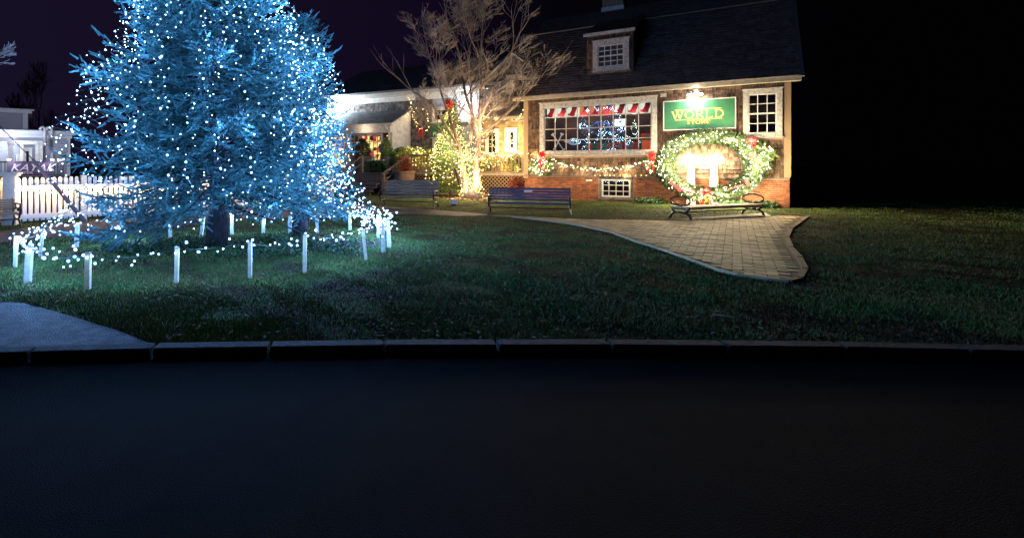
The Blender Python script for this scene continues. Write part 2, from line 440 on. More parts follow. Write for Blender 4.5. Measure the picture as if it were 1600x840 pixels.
def conifer(label, base, rfun, z0, z1, nb, trunk_r, zmin=None, clump=0.0, name='spruce_tree', fl=(.085,.135), seed=3, matn='spruce', density=.07, droop=.32, gaps=0, trunk_top=None, barkm='bark'):
    g = np.random.default_rng(seed); root = thing(name, label, 'tree', Matrix.Translation(Vector(base)))
    pos = []; dr = []; ln = []; limbs = MB()
    H = trunk_top or z1
    tp = [Vector((.02*math.sin(z*2), .02*math.cos(z*1.7), z)) for z in np.linspace(0, H, 12)]
    tr = [max(.012, trunk_r*(1-.93*z.z/H)) for z in tp]; tr[0] *= 1.25
    limbs.tube(tp, tr, 12)
    for i in range(nb):
        f = (i+g.random())/nb; z = z0+(z1-z0)*(1-(1-f)**1.25) if True else 0
        az = i*2.399963+g.uniform(-.35,.35); L = rfun(z, az)*g.uniform(.70,1.05)*(1-clump*max(0, math.sin(az*4+z*3.1)*math.sin(z*3.7-az*2+1)))
        if L < .08: L = .08
        up = .10+.55*max(0, (z-z0)/(z1-z0))-.25*max(0, 1-(z-z0)/.8)
        def pt(t): return np.array([L*t*math.cos(az), L*t*math.sin(az), z+L*(up*t-droop*t*t+.22*t**5)])
        pts = [pt(t) for t in np.linspace(0,1,7)]
        limbs.tube([Vector(p) for p in pts], [max(.004, .013*L*(1-.85*t)) for t in np.linspace(0,1,7)], 4, caps=False)
        if zmin and pt(1.0)[2] < zmin(az): continue
        t0f = .26 if z > 1.4 else .14; n = max(3, int(L*(1-t0f)/density)); roll = g.uniform(-.5,.5)
        for k in range(n+1):
            t = t0f+(1-t0f)*k/n; p = pt(t); q = pt(min(1.02, t+.03)); d = (q-p)/np.linalg.norm(q-p); 
            side = np.array([-d[1], d[0], 0]); side /= np.linalg.norm(side)
            if k == n: tw = [(d, .14)]
            else:
                l = (.10+.34*(1-t)*min(L,1.6)+.07)*g.uniform(.6,1.15)
                tw = []
                for sgn in (-1, 1):
                    if g.random() < .10: continue
                    e = d*g.uniform(.5,1.1)+side*sgn*g.uniform(.5,1.0)+np.array([0,0,g.uniform(-.6,.3)+roll*sgn])
                    tw.append((e/np.linalg.norm(e), l))
            for (e, l) in tw:
                m = max(1, int(l/.062)); s2 = np.cross(e, [0,0,1]); s2 /= (np.linalg.norm(s2)+1e-9)
                for j in range(m+1):
                    c = p+e*l*j/(m+.001)*.92+np.array([0,0,-.16*(l*j/m)**2*2])
                    if j == m: fd = e+g.normal(size=3)*.3+np.array([0,0,.1])
                    else: fd = e*.85+s2*(1 if j % 2 else -1)*g.uniform(.45,.8)+np.array([0,0,g.uniform(-.4,.4)])+g.normal(size=3)*.22
                    pos.append(c); dr.append(fd); ln.append(g.uniform(*fl))
    limbs.build('trunk', M[barkm], root, smooth=True)
    cr = mk('crown', fingers_mesh('crown', pos, dr, ln), M[matn], root)
    return root, len(pos)

def bare_tree(label, base, trunks, levels, mname, seed, name='bare_tree', spread=.55, tip=.006, up=.10, ratio=.74, nk=3, cull=None, group=None, layered=0.0, crown_from=3):
    """winter tree: stems fork again and again into fine twigs. trunk = thick wood, crown = twigs"""
    g = random.Random(seed); root = thing(name, label, 'tree', Matrix.Translation(Vector(base)), group)
    wood = MB(); twigs = MB()
    def grow(p, d, L, r, lv):
        pts = [Vector(p)]; dd = Vector(d).normalized(); n = 4
        for i in range(n):
            dd = (dd+Vector((g.uniform(-1,1), g.uniform(-1,1), g.uniform(-.6,.9)))*.11+Vector((0,0,up*.25))).normalized()
            pts.append(pts[-1]+dd*(L/n))
        r1 = max(tip, r*.62); rad = [r+(r1-r)*i/n for i in range(n+1)]
        if cull and lv <= 3 and cull(Vector(base)+pts[-1]): return
        (wood if lv > crown_from else twigs).tube(pts, rad, 8 if lv > crown_from+1 else (5 if lv > 2 else 3), caps=False)
        if lv <= 0: return
        k = nk if lv != 1 else nk+1
        for j in range(k):
            t = (.35+.65*(j+1)/k) if j < k-1 else 1.0
            i = min(n-1, int(t*n)); q = pts[i].lerp(pts[i+1], t*n-i) if t < 1 else pts[-1]
            rv = Vector((g.uniform(-1,1), g.uniform(-1,1), g.uniform(-.5,.6)*(1-layered)))
            rv = (rv-dd*rv.dot(dd)); rv.normalize()
            s = spread*g.uniform(.6,1.25)*(0.55 if j == k-1 else 1)
            nd = (dd*math.cos(s)+rv*math.sin(s)); 
            if lv <= 3 and layered: nd.z *= (1-layered*.6)
            grow(q, nd, L*ratio*g.uniform(.8,1.15), r1*(.9 if j == k-1 else .72), lv-1)
    for (pts, r0, r1, d, L, lv) in trunks:
        pts = [Vector(q) for q in pts]; n = len(pts)
        wood.tube(pts, [r0+(r1-r0)*i/(n-1) for i in range(n)], 10)
        grow(pts[-1], d if d else (pts[-1]-pts[-2]), L, r1, lv)
        for j in range(1, n-1):
            if lv >= 4 and j >= n-3:
                rv = Vector((g.uniform(-1,1), g.uniform(-1,1), .5)).normalized(); grow(pts[j], rv, L*.75, r1*.7, lv-1)
    wood.build('trunk', M[mname], root, smooth=True)
    twigs.build('crown', M['twig'] if mname == 'bark_pale' else M[mname], root)
    return root

def leaf_cloud(name, pts, size, matn, parent, world=True, aspect=.45):
    n = len(pts); P_ = np.array([tuple(p) for p in pts]); a = rng.normal(size=(n,3)); a /= np.linalg.norm(a,axis=1,keepdims=True)
    b = np.cross(a, rng.normal(size=(n,3))); b /= np.linalg.norm(b,axis=1,keepdims=True); s = size*rng.uniform(.6,1.3,(n,1))
    V = np.stack([P_, P_+a*s*.5+b*s*aspect, P_+a*s*1.1, P_+a*s*.5-b*s*aspect], 1).reshape(-1,3)
    F = np.arange(n*4).reshape(n,4)
    return mk(name, big_mesh(name, V, F), M[matn], parent, world)
def blob_pts(c, rad, n, shell=.55):
    v = rng.normal(size=(n,3)); v /= np.linalg.norm(v,axis=1,keepdims=True); r = (shell+(1-shell)*rng.random((n,1)))
    nz = 1+.22*np.sin(v[:,0:1]*7+c[0]*3)*np.cos(v[:,2:3]*6+v[:,1:2]*5)
    return np.array(c)+v*r*nz*np.array(rad)
def shrub(label, c, rad, n, size, matn, name='shrub', group=None, needles=False, stem=True):
    c = Vector(c); root = thing(name, label, 'shrub', Matrix.Translation(c), group)
    pts = blob_pts((0,0,rad[2]), rad, n)
    if needles:
        d = pts-np.array([0,0,rad[2]*.6])+rng.normal(size=pts.shape)*.3*rad[0]
        mk('foliage', fingers_mesh('foliage', pts, d, rng.uniform(size*.7, size*1.3, n)), M[matn], root)
    else: leaf_cloud('foliage', pts, size, matn, root, world=False)
    if stem:
        mb = MB()
        for k in range(7):
            a = k*.9; mb.tube([(0,0,0),(rad[0]*.3*math.cos(a), rad[1]*.3*math.sin(a), rad[2]*.8),(rad[0]*.6*math.cos(a), rad[1]*.6*math.sin(a), rad[2]*1.4)], [.02,.012,.005], 5)
        mb.build('stem', M['bark_dark'], root)
    return root

# ================================================================== GROUND
def poly_sheet(name, pts, z, mt, kind='structure'):
    mb = MB(); n = len(pts); mb.v = [(p[0], p[1], z) for p in pts]; mb.f = [tuple(range(n))]
    o = mb.build(name, mt); o['kind'] = kind
    bpy.context.view_layer.update(); return o
def lawn_mat():
    m = mat('lawn_soil', (.040,.070,.018), .95, col2=(.026,.022,.011), scale=1.3, bump=.45, bscale=26, ramp=(.42,.6), spec=.03)
    nt = m.node_tree; b = nt.nodes['Principled BSDF']; src = b.inputs['Base Color'].links[0].from_socket
    tcn = nt.nodes.new('ShaderNodeTexCoord')
    n = nt.nodes.new('ShaderNodeTexNoise'); n.inputs['Scale'].default_value = 55; n.inputs['Detail'].default_value = 5
    nt.links.new(tcn.outputs['Object'], n.inputs['Vector'])
    r = nt.nodes.new('ShaderNodeValToRGB'); r.color_ramp.elements[0].position = .35; r.color_ramp.elements[1].position = .68
    r.color_ramp.elements[0].color = (.4,.4,.4,1); r.color_ramp.elements[1].color = (1.5,1.5,1.4,1)
    nt.links.new(n.outputs['Fac'], r.inputs['Fac'])
    mx = nt.nodes.new('ShaderNodeMix'); mx.data_type = 'RGBA'; mx.blend_type = 'MULTIPLY'; mx.inputs[0].default_value = 1
    nt.links.new(src, mx.inputs[6]); nt.links.new(r.outputs['Color'], mx.inputs[7]); nt.links.new(mx.outputs[2], b.inputs['Base Color'])
    return m
lawn_m = lawn_mat()
mb = MB(); mb.quad((-260,-60,0),(260,-60,0),(260,420,0),(-260,420,0)); lawn = mb.build('lawn', lawn_m); lawn['kind'] = 'structure'

asphalt_purple = mat('path_asphalt', (.085,.07,.085), .8, col2=(.055,.045,.058), scale=5, bump=.5, bscale=120)
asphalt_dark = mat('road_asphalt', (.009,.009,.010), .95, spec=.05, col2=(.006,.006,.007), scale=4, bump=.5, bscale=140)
asphalt_grey = mat('walk_asphalt', (.085,.085,.095), .85, col2=(.035,.035,.042), scale=9, bump=1.0, bscale=90, detail=8)

# curved asphalt walk between the picket fence and the ring
upper = [(-40,368),(0,361.5),(60,354),(120,348),(200,341),(300,332),(400,325.5),(500,321),(575,321.5),(610,323),(640,325.5),(700,329.5),(760,334.5)]
lower = [(762,336.4),(716,337.5),(640,334),(560,335.5),(500,338),(420,341),(356,344),(303,351),(238,357.5),(150,366),(60,373),(0,379),(-40,383)]
walk_poly = [G(*p) for p in upper]+[G(*p) for p in lower]
poly_sheet('curved_path', walk_poly, .004, asphalt_purple)
# near corner path
near_poly = [G(-60,470), G(0,472), G(36,473.5), G(80,485), G(130,500), G(185,517), G(255,545), Vector((-1.2,3.0,0)), Vector((-4.5,3.0,0)), Vector((-6,4.4,0))]
poly_sheet('near_path', near_poly, .004, asphalt_grey)
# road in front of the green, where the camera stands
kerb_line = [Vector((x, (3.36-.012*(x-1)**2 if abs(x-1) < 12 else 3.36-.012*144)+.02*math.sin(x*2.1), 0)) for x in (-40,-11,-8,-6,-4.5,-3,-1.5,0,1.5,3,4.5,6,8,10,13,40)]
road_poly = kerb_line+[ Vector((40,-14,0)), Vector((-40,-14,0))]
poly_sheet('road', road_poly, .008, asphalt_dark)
mb = MB()
for a, b in zip(kerb_line, kerb_line[1:]):
    n_ = max(1, int((b-a).length/.55))
    for k_ in range(n_): p = a.lerp(b, (k_+.014)/n_); q = a.lerp(b, (k_+.986)/n_); mb.bar((p.x,p.y+.06,.03),(q.x,q.y+.06,.03),.11,.09)
o = mb.build('kerb', mat('granite_kerb', (.055,.055,.06), .9, spec=.1, col2=(.035,.035,.04), scale=9, bump=.5), bevel=.008); o['kind'] = 'structure'

# paved area
edge = [(770,337.6),(800,340),(850,345.5),(885,350),(912,354.8),(954,364),(993,378.6),(1025,388.5),(1057,399.5),(1090,412),(1121,423.6),(1154,431.7),(1200,438.0)]
edge_w = [G(*p) for p in edge]
back = [G(1218,337.0), G(1200,338.5), G(1130,342), G(1040,345), G(1000,344.2), G(930,343.4), G(860,340.5), G(800,337), G(766,336.0)]
rside = [G(1232,441.5), G(1250,436), G(1258,422), G(1250,404), G(1236,388), G(1230,372), G(1236,358), G(1252,347), G(1262,339)]
paved = edge_w+rside+back
poly_sheet('paved_area', paved, .006, mat('paver_joint', (.26,.18,.10), .95, col2=(.18,.12,.07), scale=6))
def inside(poly, x, y):
    c = np.zeros(len(x), bool); n = len(poly); j = n-1
    for i in range(n):
        xi, yi, xj, yj = poly[i][0], poly[i][1], poly[j][0], poly[j][1]
        k = ((yi > y) != (yj > y)) & (x < (xj-xi)*(y-yi)/((yj-yi) if abs(yj-yi) > 1e-9 else 1e-9)+xi); c ^= k; j = i
    return c
# brick pavers, each laid as its own block, running parallel to the shop front
pv = MB(); ang = R(-34.4)
ca, sa = math.cos(ang), math.sin(ang); pw, pl = .11, .22
cand = []
for i in range(-85, 85):
    for j in range(-110, 150):
        a = i*pl+(pl/2 if j % 2 else 0); b = j*pw
        cand.append((7.5+a*ca-b*sa, 11+a*sa+b*ca))
cand = np.array(cand); ok = np.ones(len(cand), bool)
for du, dv in ((-.5,-.5),(.5,-.5),(.5,.5),(-.5,.5),(0,0)):
    ok &= inside(paved, cand[:,0]+du*pl*ca-dv*pw*sa, cand[:,1]+du*pl*sa+dv*pw*ca)
for (x, y) in cand[ok]:
    hx, hy = (pl-.014)/2, (pw-.014)/2; z = .016+random.uniform(-.003,.004); ti = random.uniform(-.010,.010); tj = random.uniform(-.02,.02)
    n = len(pv.v)
    for (u, v) in ((-hx,-hy),(hx,-hy),(hx,hy),(-hx,hy)): pv.v.append((x+u*ca-v*sa, y+u*sa+v*ca, .0065))
    for (u, v) in ((-hx,-hy),(hx,-hy),(hx,hy),(-hx,hy)): pv.v.append((x+u*ca-v*sa, y+u*sa+v*ca, z+u*ti+v*tj))
    pv.f += [(n+4,n+5,n+6,n+7),(n,n+1,n+5,n+4),(n+1,n+2,n+6,n+5),(n+2,n+3,n+7,n+6),(n+3,n,n+4,n+7)]
paver_m = mat('brick_paver', (.56,.37,.17), .7, col2=(.36,.235,.11), scale=2.5, island=.30, bump=.4, bscale=70)
o = pv.build('paving_bricks', paver_m); o['kind'] = 'structure'
# pale edging strip along the lawn
mb = MB()
for a, b in zip(edge_w[1:]+[], edge_w[2:]+[G(1232,441.5)]):
    mb.bar((a.x,a.y,.018), (b.x,b.y,.018), .030, .030)
o = mb.build('paving_edging', mat('pale_edging', (.45,.36,.22), .8, bump=.3)); o['kind'] = 'structure'
mb = MB()
for a, b in zip(rside, rside[1:]): mb.bar((a.x,a.y,.02), (b.x,b.y,.012), .06, .026)
o = mb.build('paving_edging', mat('edging_brick', (.20,.13,.08), .8, bump=.3)); o['kind'] = 'structure'
paths = [walk_poly, near_poly, road_poly, paved]

# ================================================================== SHOP (gambrel roof, right)
S = Frame(5.32, 19.34, -34.43)
u_of = lambda px, s=0: S.hit(px, 258, s)[0]
z_of = lambda px, py, s=0: S.hit(px, py, s)[1]
UE = 7.86                                    # right-hand end of the shop front
ZB = z_of(1000, 276.2)                       # top of brickwork
ZE = z_of(1000, 143, -.3)                    # eave
ZK, SK = 6.64, 2.18                          # break of the gambrel
ZR, SR = 7.75, 3.95                          # ridge
shop = thing('shingled_shop', 'cedar shingled shop with steep dark gambrel roof, dormer and brick base', 'shop', S.m())
wa, wb_ = u_of(844), u_of(1027); wzt, wzb = z_of(1027,150.5), z_of(935,241.5)
ba, bb = u_of(936.5), u_of(989); bzt, bzb = z_of(960,276.8), z_of(962,310.6)
ra, rb = u_of(1161), UE-.17; rzt, rzb = z_of(1180,141), z_of(1180,214)
# wall core (with openings: built of slabs round the display recess)
core = MB()
HD = 7.86
core.box(0, UE, .001, .25, 0, ZB+.02) if False else None
for (a, b, c, d) in ((0, wa, 0, ZE+.1), (wb_, UE, 0, ZE+.1), (wa, wb_, 0, wzb), (wa, wb_, wzt, ZE+.1)):
    if a == wb_:                             # pieces round the right-hand window
        core.box(a, ra+.08, 0, .22, c, d); core.box(rb-.08, b, 0, .22, c, d); core.box(ra+.08, rb-.08, 0, .22, c, rzb+.06); core.box(ra+.08, rb-.08, 0, .22, rzt-.06, d)
    elif d == wzb:
        core.box(a, ba+.05, 0, .22, c, d); core.box(bb-.05, b, 0, .22, c, d); core.box(ba+.05, bb-.05, 0, .22, c, bzb+.04); core.box(ba+.05, bb-.05, 0, .22, bzt-.04, d)
    else: core.box(a, b, 0, .22, c, d)
core.box(0, .2, .22, HD, 0, ZE+.1); core.box(UE-.2, UE, .22, HD, 0, ZE+.1); core.box(.2, UE-.2, HD-.2, HD, 0, ZE+.1)
core.build('wall', M['mortar'], shop)
# gable ends
gab = MB()
prof = [(-.0, ZE+.1), (SK, ZK-.05), (SR, ZR-.05), (HD-SK, ZK-.05), (HD, ZE+.1)]
for u in (0.02, UE-.10):
    gab.prism([(u, s, z) for s, z in prof], (.08, 0, 0))
gab.build('gable', M['shingle'], shop)
brk = MB()
field(brk, (0,0,0), (1,0,0), (0,0,1), (0,-1,0), int(ZB/.058), .058, .15, .17, lambda v: (.0, UE), holes=[(ba-.04,bb+.04,bzb-.04,bzt+.2)], thick=.010, gap=.009, brick=True, stagger=.08)
brk.build('brickwork', M['brick'], shop)
shg = MB()
rows = int((ZE-ZB+.02)/.122)
field(shg, (0,-.012,0), (1,0,0), (0,0,1), (0,-1,0), rows+1, .122, .07, .19, lambda v: (.14, UE-.13), holes=[(wa-.01,wb_+.01,wzb-.05,wzt+.02),(ra-.01,rb+.01,rzb-.05,rzt+.03)], thick=.040, gap=.012, jitter=.014, z0=ZB+.03)
shg.build('shingles', M['shingle'], shop)
mb = MB(); mb.box(0, UE, -.05, -.002, ZB-.01, ZB+.025); mb.build('skirt_board', M['shingle_grey'], shop)
cb = MB(); cb.box(-.03, .14, -.05, .02, .75, ZE); cb.box(-.03,-.001,.02,.14,.75,ZE); cb.build('corner_board', M['tan'], shop, bevel=.004)
cb = MB(); cb.box(UE-.13, UE+.03, -.05, .02, ZB+.03, ZE); cb.build('corner_board', M['tan'], shop, bevel=.004)
fa = MB(); fa.box(-.35, UE+.25, -.34, -.305, ZE-.02, ZE+.115); fa.box(-.35, UE+.25, -.305, .0, ZE-.0, ZE+.02)
fa.build('fascia', M['cream'], shop, bevel=.006)
# roof planes
rf = MB(); th = .08
e0, e1 = -.33, UE+.22
def rplane(s0, z0, s1, z1, name='roof'):
    n = Vector((0, -(z1-z0), (s1-s0))).normalized()
    p = [Vector((e0, s0, z0)), Vector((e1, s0, z0)), Vector((e1, s1, z1)), Vector((e0, s1, z1))]
    rf.prism(p, -n*th)
    return n
ZE2 = ZE+.12
n1 = rplane(-.36, ZE2, SK, ZK); n2 = rplane(SK+.003, ZK+.003, SR, ZR); n3 = rplane(HD-SK, ZK, SR+.004, ZR+.0) if False else None
rf.prism([(e0,SR+.01,ZR),(e1,SR+.01,ZR),(e1,HD-SK,ZK),(e0,HD-SK,ZK)], (0,-.04,-.08)); rf.prism([(e0,HD-SK+.01,ZK),(e1,HD-SK+.01,ZK),(e1,HD+.3,ZE2),(e0,HD+.3,ZE2)], (0,-.08,-.03))
roof_o = rf.build('roof', M['roof'], shop)
rs = MB()
d1 = Vector((0, SK+.36, ZK-ZE2)); L1 = d1.length; d1n = d1.normalized()
# dormer placement on the roof plane
du0, ds, dz0 = S.hit_pl(955, 114, -.36, ZE2, SK, ZK)
DU0, DU1 = S.hit(917, 85, ds)[0], S.hit(989, 85, ds)[0]
DZ1 = S.hit(950, 52, ds)[1]
print('SHOP', ZB, ZE, 'dormer', ds, dz0, DU0, DU1, DZ1, 'win', wa, wb_, wzb, wzt, 'side', ra, rb)
field(rs, (0,-.36,ZE2), (1,0,0), d1n, n1, int(L1/.14), .14, .12, .30, lambda v: (e0, e1), thick=.014, gap=.004, holes=[(DU0+.02, DU1-.02, (dz0-ZE2)/(ZK-ZE2)*L1, 99)])
rs.build('roof_shingles', M['roof'], roof_o)
rs2 = MB(); d2 = Vector((0, SR-SK, ZR-ZK)); L2 = d2.length
field(rs2, (0,SK,ZK+.003), (1,0,0), d2.normalized(), n2, int(L2/.14), .14, .12, .30, lambda v: (e0, e1), thick=.014, gap=.004)
rs2.build('roof_shingles', M['roof'], roof_o)
tr_ = MB()
tr_.bar((e0, SK-.02, ZK+.02), (DU0-.05, SK-.02, ZK+.02), .035, .035); tr_.bar((DU1+.05, SK-.02, ZK+.02), (e1, SK-.02, ZK+.02), .035, .035)
tr_.build('roof_trim', M['tan'], roof_o)
for u in (e0-.02, e1+.02):
    rk = MB(); rk.bar((u,-.36,ZE2-.03),(u,SK,ZK-.03),.03,.13,(1,0,0)); rk.bar((u,SK,ZK-.03),(u,SR,ZR-.03),.03,.13,(1,0,0))
    rk.build('rake_board', M['bark_dark'], roof_o)
# dormer
dm = thing('d','','',S.m()); bpy.data.objects.remove(dm)
dor = MB(); k1 = (ZK-ZE2)/(SK+.36)
zt2 = ZK+.10
dor.prism([(DU0, ds, dz0), (DU0, ds, DZ1), (DU0, SK+.15, zt2), (DU0, SK+.15, ZK)], (.06,0,0))
dor.prism([(DU1-.06, ds, dz0), (DU1-.06, ds, DZ1), (DU1-.06, SK+.15, zt2), (DU1-.06, SK+.15, ZK)], (.06,0,0))
dor.box(DU0+.06, DU1-.06, ds, ds+.05, dz0-.05, DZ1)
dorm = dor.build('dormer', M['shingle'], shop)
ds_ = MB()
wda, wdb = S.hit(927,85,ds)[0], S.hit(985,85,ds)[0]-.03; wdt, wdz = S.hit(955,63,ds)[1], S.hit(955,110,ds)[1]
field(ds_, (0,ds-.004,0), (1,0,0), (0,0,1), (0,-1,0), int((DZ1-dz0)/.11), .11, .07, .14, lambda v: (DU0, DU1), holes=[(wda,wdb,wdz-.05,wdt+.05)], thick=.026, gap=.007, jitter=.012, z0=dz0)
def cheek(v): 
    s_at = max(0,(v-dz0))/( (ZK-dz0)/(SK-ds)); return (0, 0)
ex = Vector((0,1,0))
def crow(z):
    lo = 0.0 if z < DZ1 else (z-DZ1)/((zt2-DZ1)/(SK+.15-ds)); hi = (z-dz0)/k1
    return (lo, hi) if hi > lo else (0, 0)
field(ds_, (DU1+.002, ds, 0), (0,1,0), (0,0,1), (1,0,0), int((zt2-dz0)/.11), .11, .07, .14, crow, thick=.024, gap=.007, z0=dz0)
ds_.build('dormer_shingles', M['shingle'], dorm)
MB().prism([(DU0-.08, ds-.12, DZ1-.01), (DU1+.08, ds-.12, DZ1-.01), (DU1+.08, SK+.25, zt2+.05), (DU0-.08, SK+.25, zt2+.05)], (0,0,.05)).build('dormer_roof', M['roof'], dorm)
MB().box(DU0-.09, DU1+.09, ds-.15, ds-.122, DZ1-.06, DZ1+.05).build('dormer_fascia', M['whiteworn'], dorm, bevel=.005)
wo_, r_ = window(shop, wda, wdb, wdz, wdt, s=ds-.05, cols=4, rows=4, fr=.17, mun=.025, fmat=M['whiteworn'], wmat=M['white'], sash=True, depth=.28)
MB().box(r_[0]+.02, r_[1]-.02, ds+.03, ds+.034, r_[3]-.17, r_[3]-.01).build('blind', M['siding'], wo_)
# chimney
cu0, cu1 = S.hit(944,12,SR)[0], S.hit(976,12,SR)[0]
ch = MB(); ch.box(cu0, cu1, SR-.35, SR+.35, ZR-.35, ZR+1.0); cho = ch.build('chimney', M['mortar'], shop)
cf = MB()
field(cf, (cu0,SR-.352,ZR-.2), (1,0,0), (0,0,1), (0,-1,0), 16, .07, .16, .19, lambda v: (0, cu1-cu0), thick=.01, gap=.01, brick=True, stagger=.09)
field(cf, (cu1+.002,SR-.35,ZR-.2), (0,1,0), (0,0,1), (1,0,0), 16, .07, .16, .19, lambda v: (0, .7), thick=.01, gap=.01, brick=True, stagger=.09)
cf.build('chimney_bricks', M['tan'], cho)
MB().box(cu0-.03, cu1+.03, SR-.40, SR+.38, ZR-.17, ZR-.02).build('flashing', M['white'], cho)
# windows
fracs = (.228, .495, .745)
wo_, DR = window(shop, wa, wb_, wzb, wzt, s=-.04, cols=9, rows=4, fr=.16, mun=.026, fmat=M['whiteworn'], wmat=M['whiteworn'], fracs=fracs, back=False, name='display_window')
bo_, _ = window(shop, ba, bb, bzb, bzt, s=.02, cols=4, rows=3, fr=.075, mun=.024, fmat=M['shingle_grey'], wmat=M['white'], name='basement_window')
q = MB(); a_, b_, c_, d_ = _; 
for bx_ in ((a_-.005,a_+.05,c_,d_),(b_-.05,b_+.005,c_,d_),(a_+.05,b_-.05,c_,c_+.05),(a_+.05,b_-.05,d_-.05,d_)): q.box(bx_[0],bx_[1],.0,.034,bx_[2],bx_[3])
q.build('sash_frame', M['white'], bo_)
so_, SD = window(shop, ra, rb, rzb, rzt, s=-.05, cols=3, rows=4, fr=.13, mun=.022, fmat=M['whiteworn'], wmat=M['white'], sash=True, back=False, name='side_window')
k = MB(); a_, b_, c_, d_ = SD
k.box(a_-.05, b_+.05, .9, .93, c_-.1, d_+.1); k.build('dim_room', mat('dim_room', (.16,.11,.07), .9, col2=(.05,.04,.04), scale=2.5), so_)
# display recess
a_, b_, c_, d_ = DR; RB = .85
k = MB(); k.quad((a_-.05,RB,c_-.02),(b_+.05,RB,c_-.02),(b_+.05,RB,d_+.02),(a_-.05,RB,d_+.02))
k.quad((a_-.02,.02,c_-.01),(b_+.02,.02,c_-.01),(b_+.02,RB,c_-.01),(a_-.02,RB,c_-.01)); k.quad((a_-.02,.02,d_+.01),(b_+.02,.02,d_+.01),(b_+.02,RB,d_+.01),(a_-.02,RB,d_+.01))
k.quad((a_-.02,.02,c_),(a_-.02,RB,c_),(a_-.02,RB,d_),(a_-.02,.02,d_)); k.quad((b_+.02,.02,c_),(b_+.02,RB,c_),(b_+.02,RB,d_),(b_+.02,.02,d_))
k.build('display_recess', mat('display_wall', (.016,.013,.018), .95, col2=(.045,.02,.02), scale=3), wo_)
cw = (b_-a_)/9; rowz = [d_]+[d_-(d_-c_)*f for f in fracs]+[c_]
# lit paper backdrop behind the stockings
cols_bg = ['lit_white','lit_white','lit_white','lit_orange','lit_orange','lit_orange','lit_white','lit_white','lit_white']
for kk, g_ in (('lit_white','white'),('lit_orange','orange')):
    for i in range(9):
        if cols_bg[i] == kk: MB().box(a_+cw*i+.004, a_+cw*(i+1)-.004, .30, .31, rowz[1]+.01, d_-.005).build('lit_backdrop', M[kk], wo_)
for_q = 0; DL = S.w((a_+b_)/2, .45, d_-.25)
for i in (0, 1, 2, 3): lamp('display_lamp', 'POINT', S.w(a_+(b_-a_)*(.14+.24*i), .09, rowz[1]-.07), 10, (1,.82,.62), .04, shop)

def sthing(name, label, cat, u, s, z, group=None): return thing(name, label, cat, S.m(u, s, z), group)
ordn = ['first','second','third','fourth','fifth','sixth','seventh','eighth','ninth']
for i in range(9):                            # stockings
    u = a_+cw*(i+.5); ht = (rowz[0]-rowz[1])
    t = sthing('stocking', f'red christmas stocking with black cuff, {ordn[i]} from the left in the shop window', 'stocking', u, .14, rowz[1]+.02, 'red stockings hung along the top of the shop window')
    h = ht*.92; tl = random.uniform(-.03,.03)
    body = [(-.12+.16, h*.80), (.16-.02, h*.80), (.02+.02, h*.35), (.07, .05), (.03,.0), (-.10,.02), (-.19,.07), (-.185,.13),(-.10,h*.30)]
    pts = [(-.03,h*.80),(.15,h*.84),(.11,h*.5),(.07,h*.25),(.085,.06),(.03,.0),(-.09,.02),(-.185,.05),(-.19,.12),(-.13,h*.30),(-.08,h*.5)]
    sc_ = cw/.42
    MB().prism([(x*sc_+tl, 0, z) for x, z in pts], (0,.05,0)).build('stocking_body', M['stocking'], t, bevel=.012)
    MB().prism([(-.05*sc_+tl,-.008,h*.78),(.165*sc_+tl,-.008,h*.83),(.185*sc_+tl,-.008,h*1.0),(-.02*sc_+tl,-.008,h*.95)], (0,.066,0)).build('cuff', M['blackfab'], t, bevel=.008)
# crossbones and skull decoration in the left panes
t = sthing('skull_decoration', 'pale skull and crossbones cut-out behind the lower left panes', 'window decoration', a_+cw*1.1, .16, c_+.02)
zc = (rowz[2]+rowz[4])/2; hb = .19
def bone(p, q):
    mb = MB(); p = Vector(p); q = Vector(q); mb.bar(p, q, .03, .045, (0,1,0))
    for c in (p, q):
        d = (q-p).normalized()*(-1 if c == p else 1); sd = Vector((-d.z,0,d.x))
        for s_ in (-1,1): 
            cc = c+sd*.03*s_+d*.02; mb.prism([(cc.x+.034*math.cos(a*.7854), cc.y-.012, cc.z+.034*math.sin(a*.7854)) for a in range(8)], (0,.024,0))
    return mb
pale = mat('pale_cutout', (.50,.50,.55), .7, emit=(.8,.85,1), estr=.04)
bone((-.10,0,.08),(.15,0,.60)).build('bone', pale, t); bone((.19,.03,.06),(-.18,.03,.60)).build('bone', pale, t)
mb = MB(); cx, cz = cw*1.45, .33
mb.prism([(cx+.20*math.cos(a*.5236), 0, cz+.13*math.sin(a*.5236)) for a in range(12)], (0,.02,0))
mb.prism([(cx-.36,.004,cz+.02),(cx-.16,.004,cz-.07),(cx-.14,.004,cz+.08)], (0,.02,0))
mb.build('skull', pale, t)
mb = MB()
for (x, z, r) in ((.04,.045,.035),(.05,-.04,.035),(-.06,.0,.022)): mb.prism([(cx+x+r*math.cos(a*.7854), -.012, cz+z+r*math.sin(a*.7854)) for a in range(8)], (0,.011,0))
mb.build('eye_socket', M['blackfab'], t)
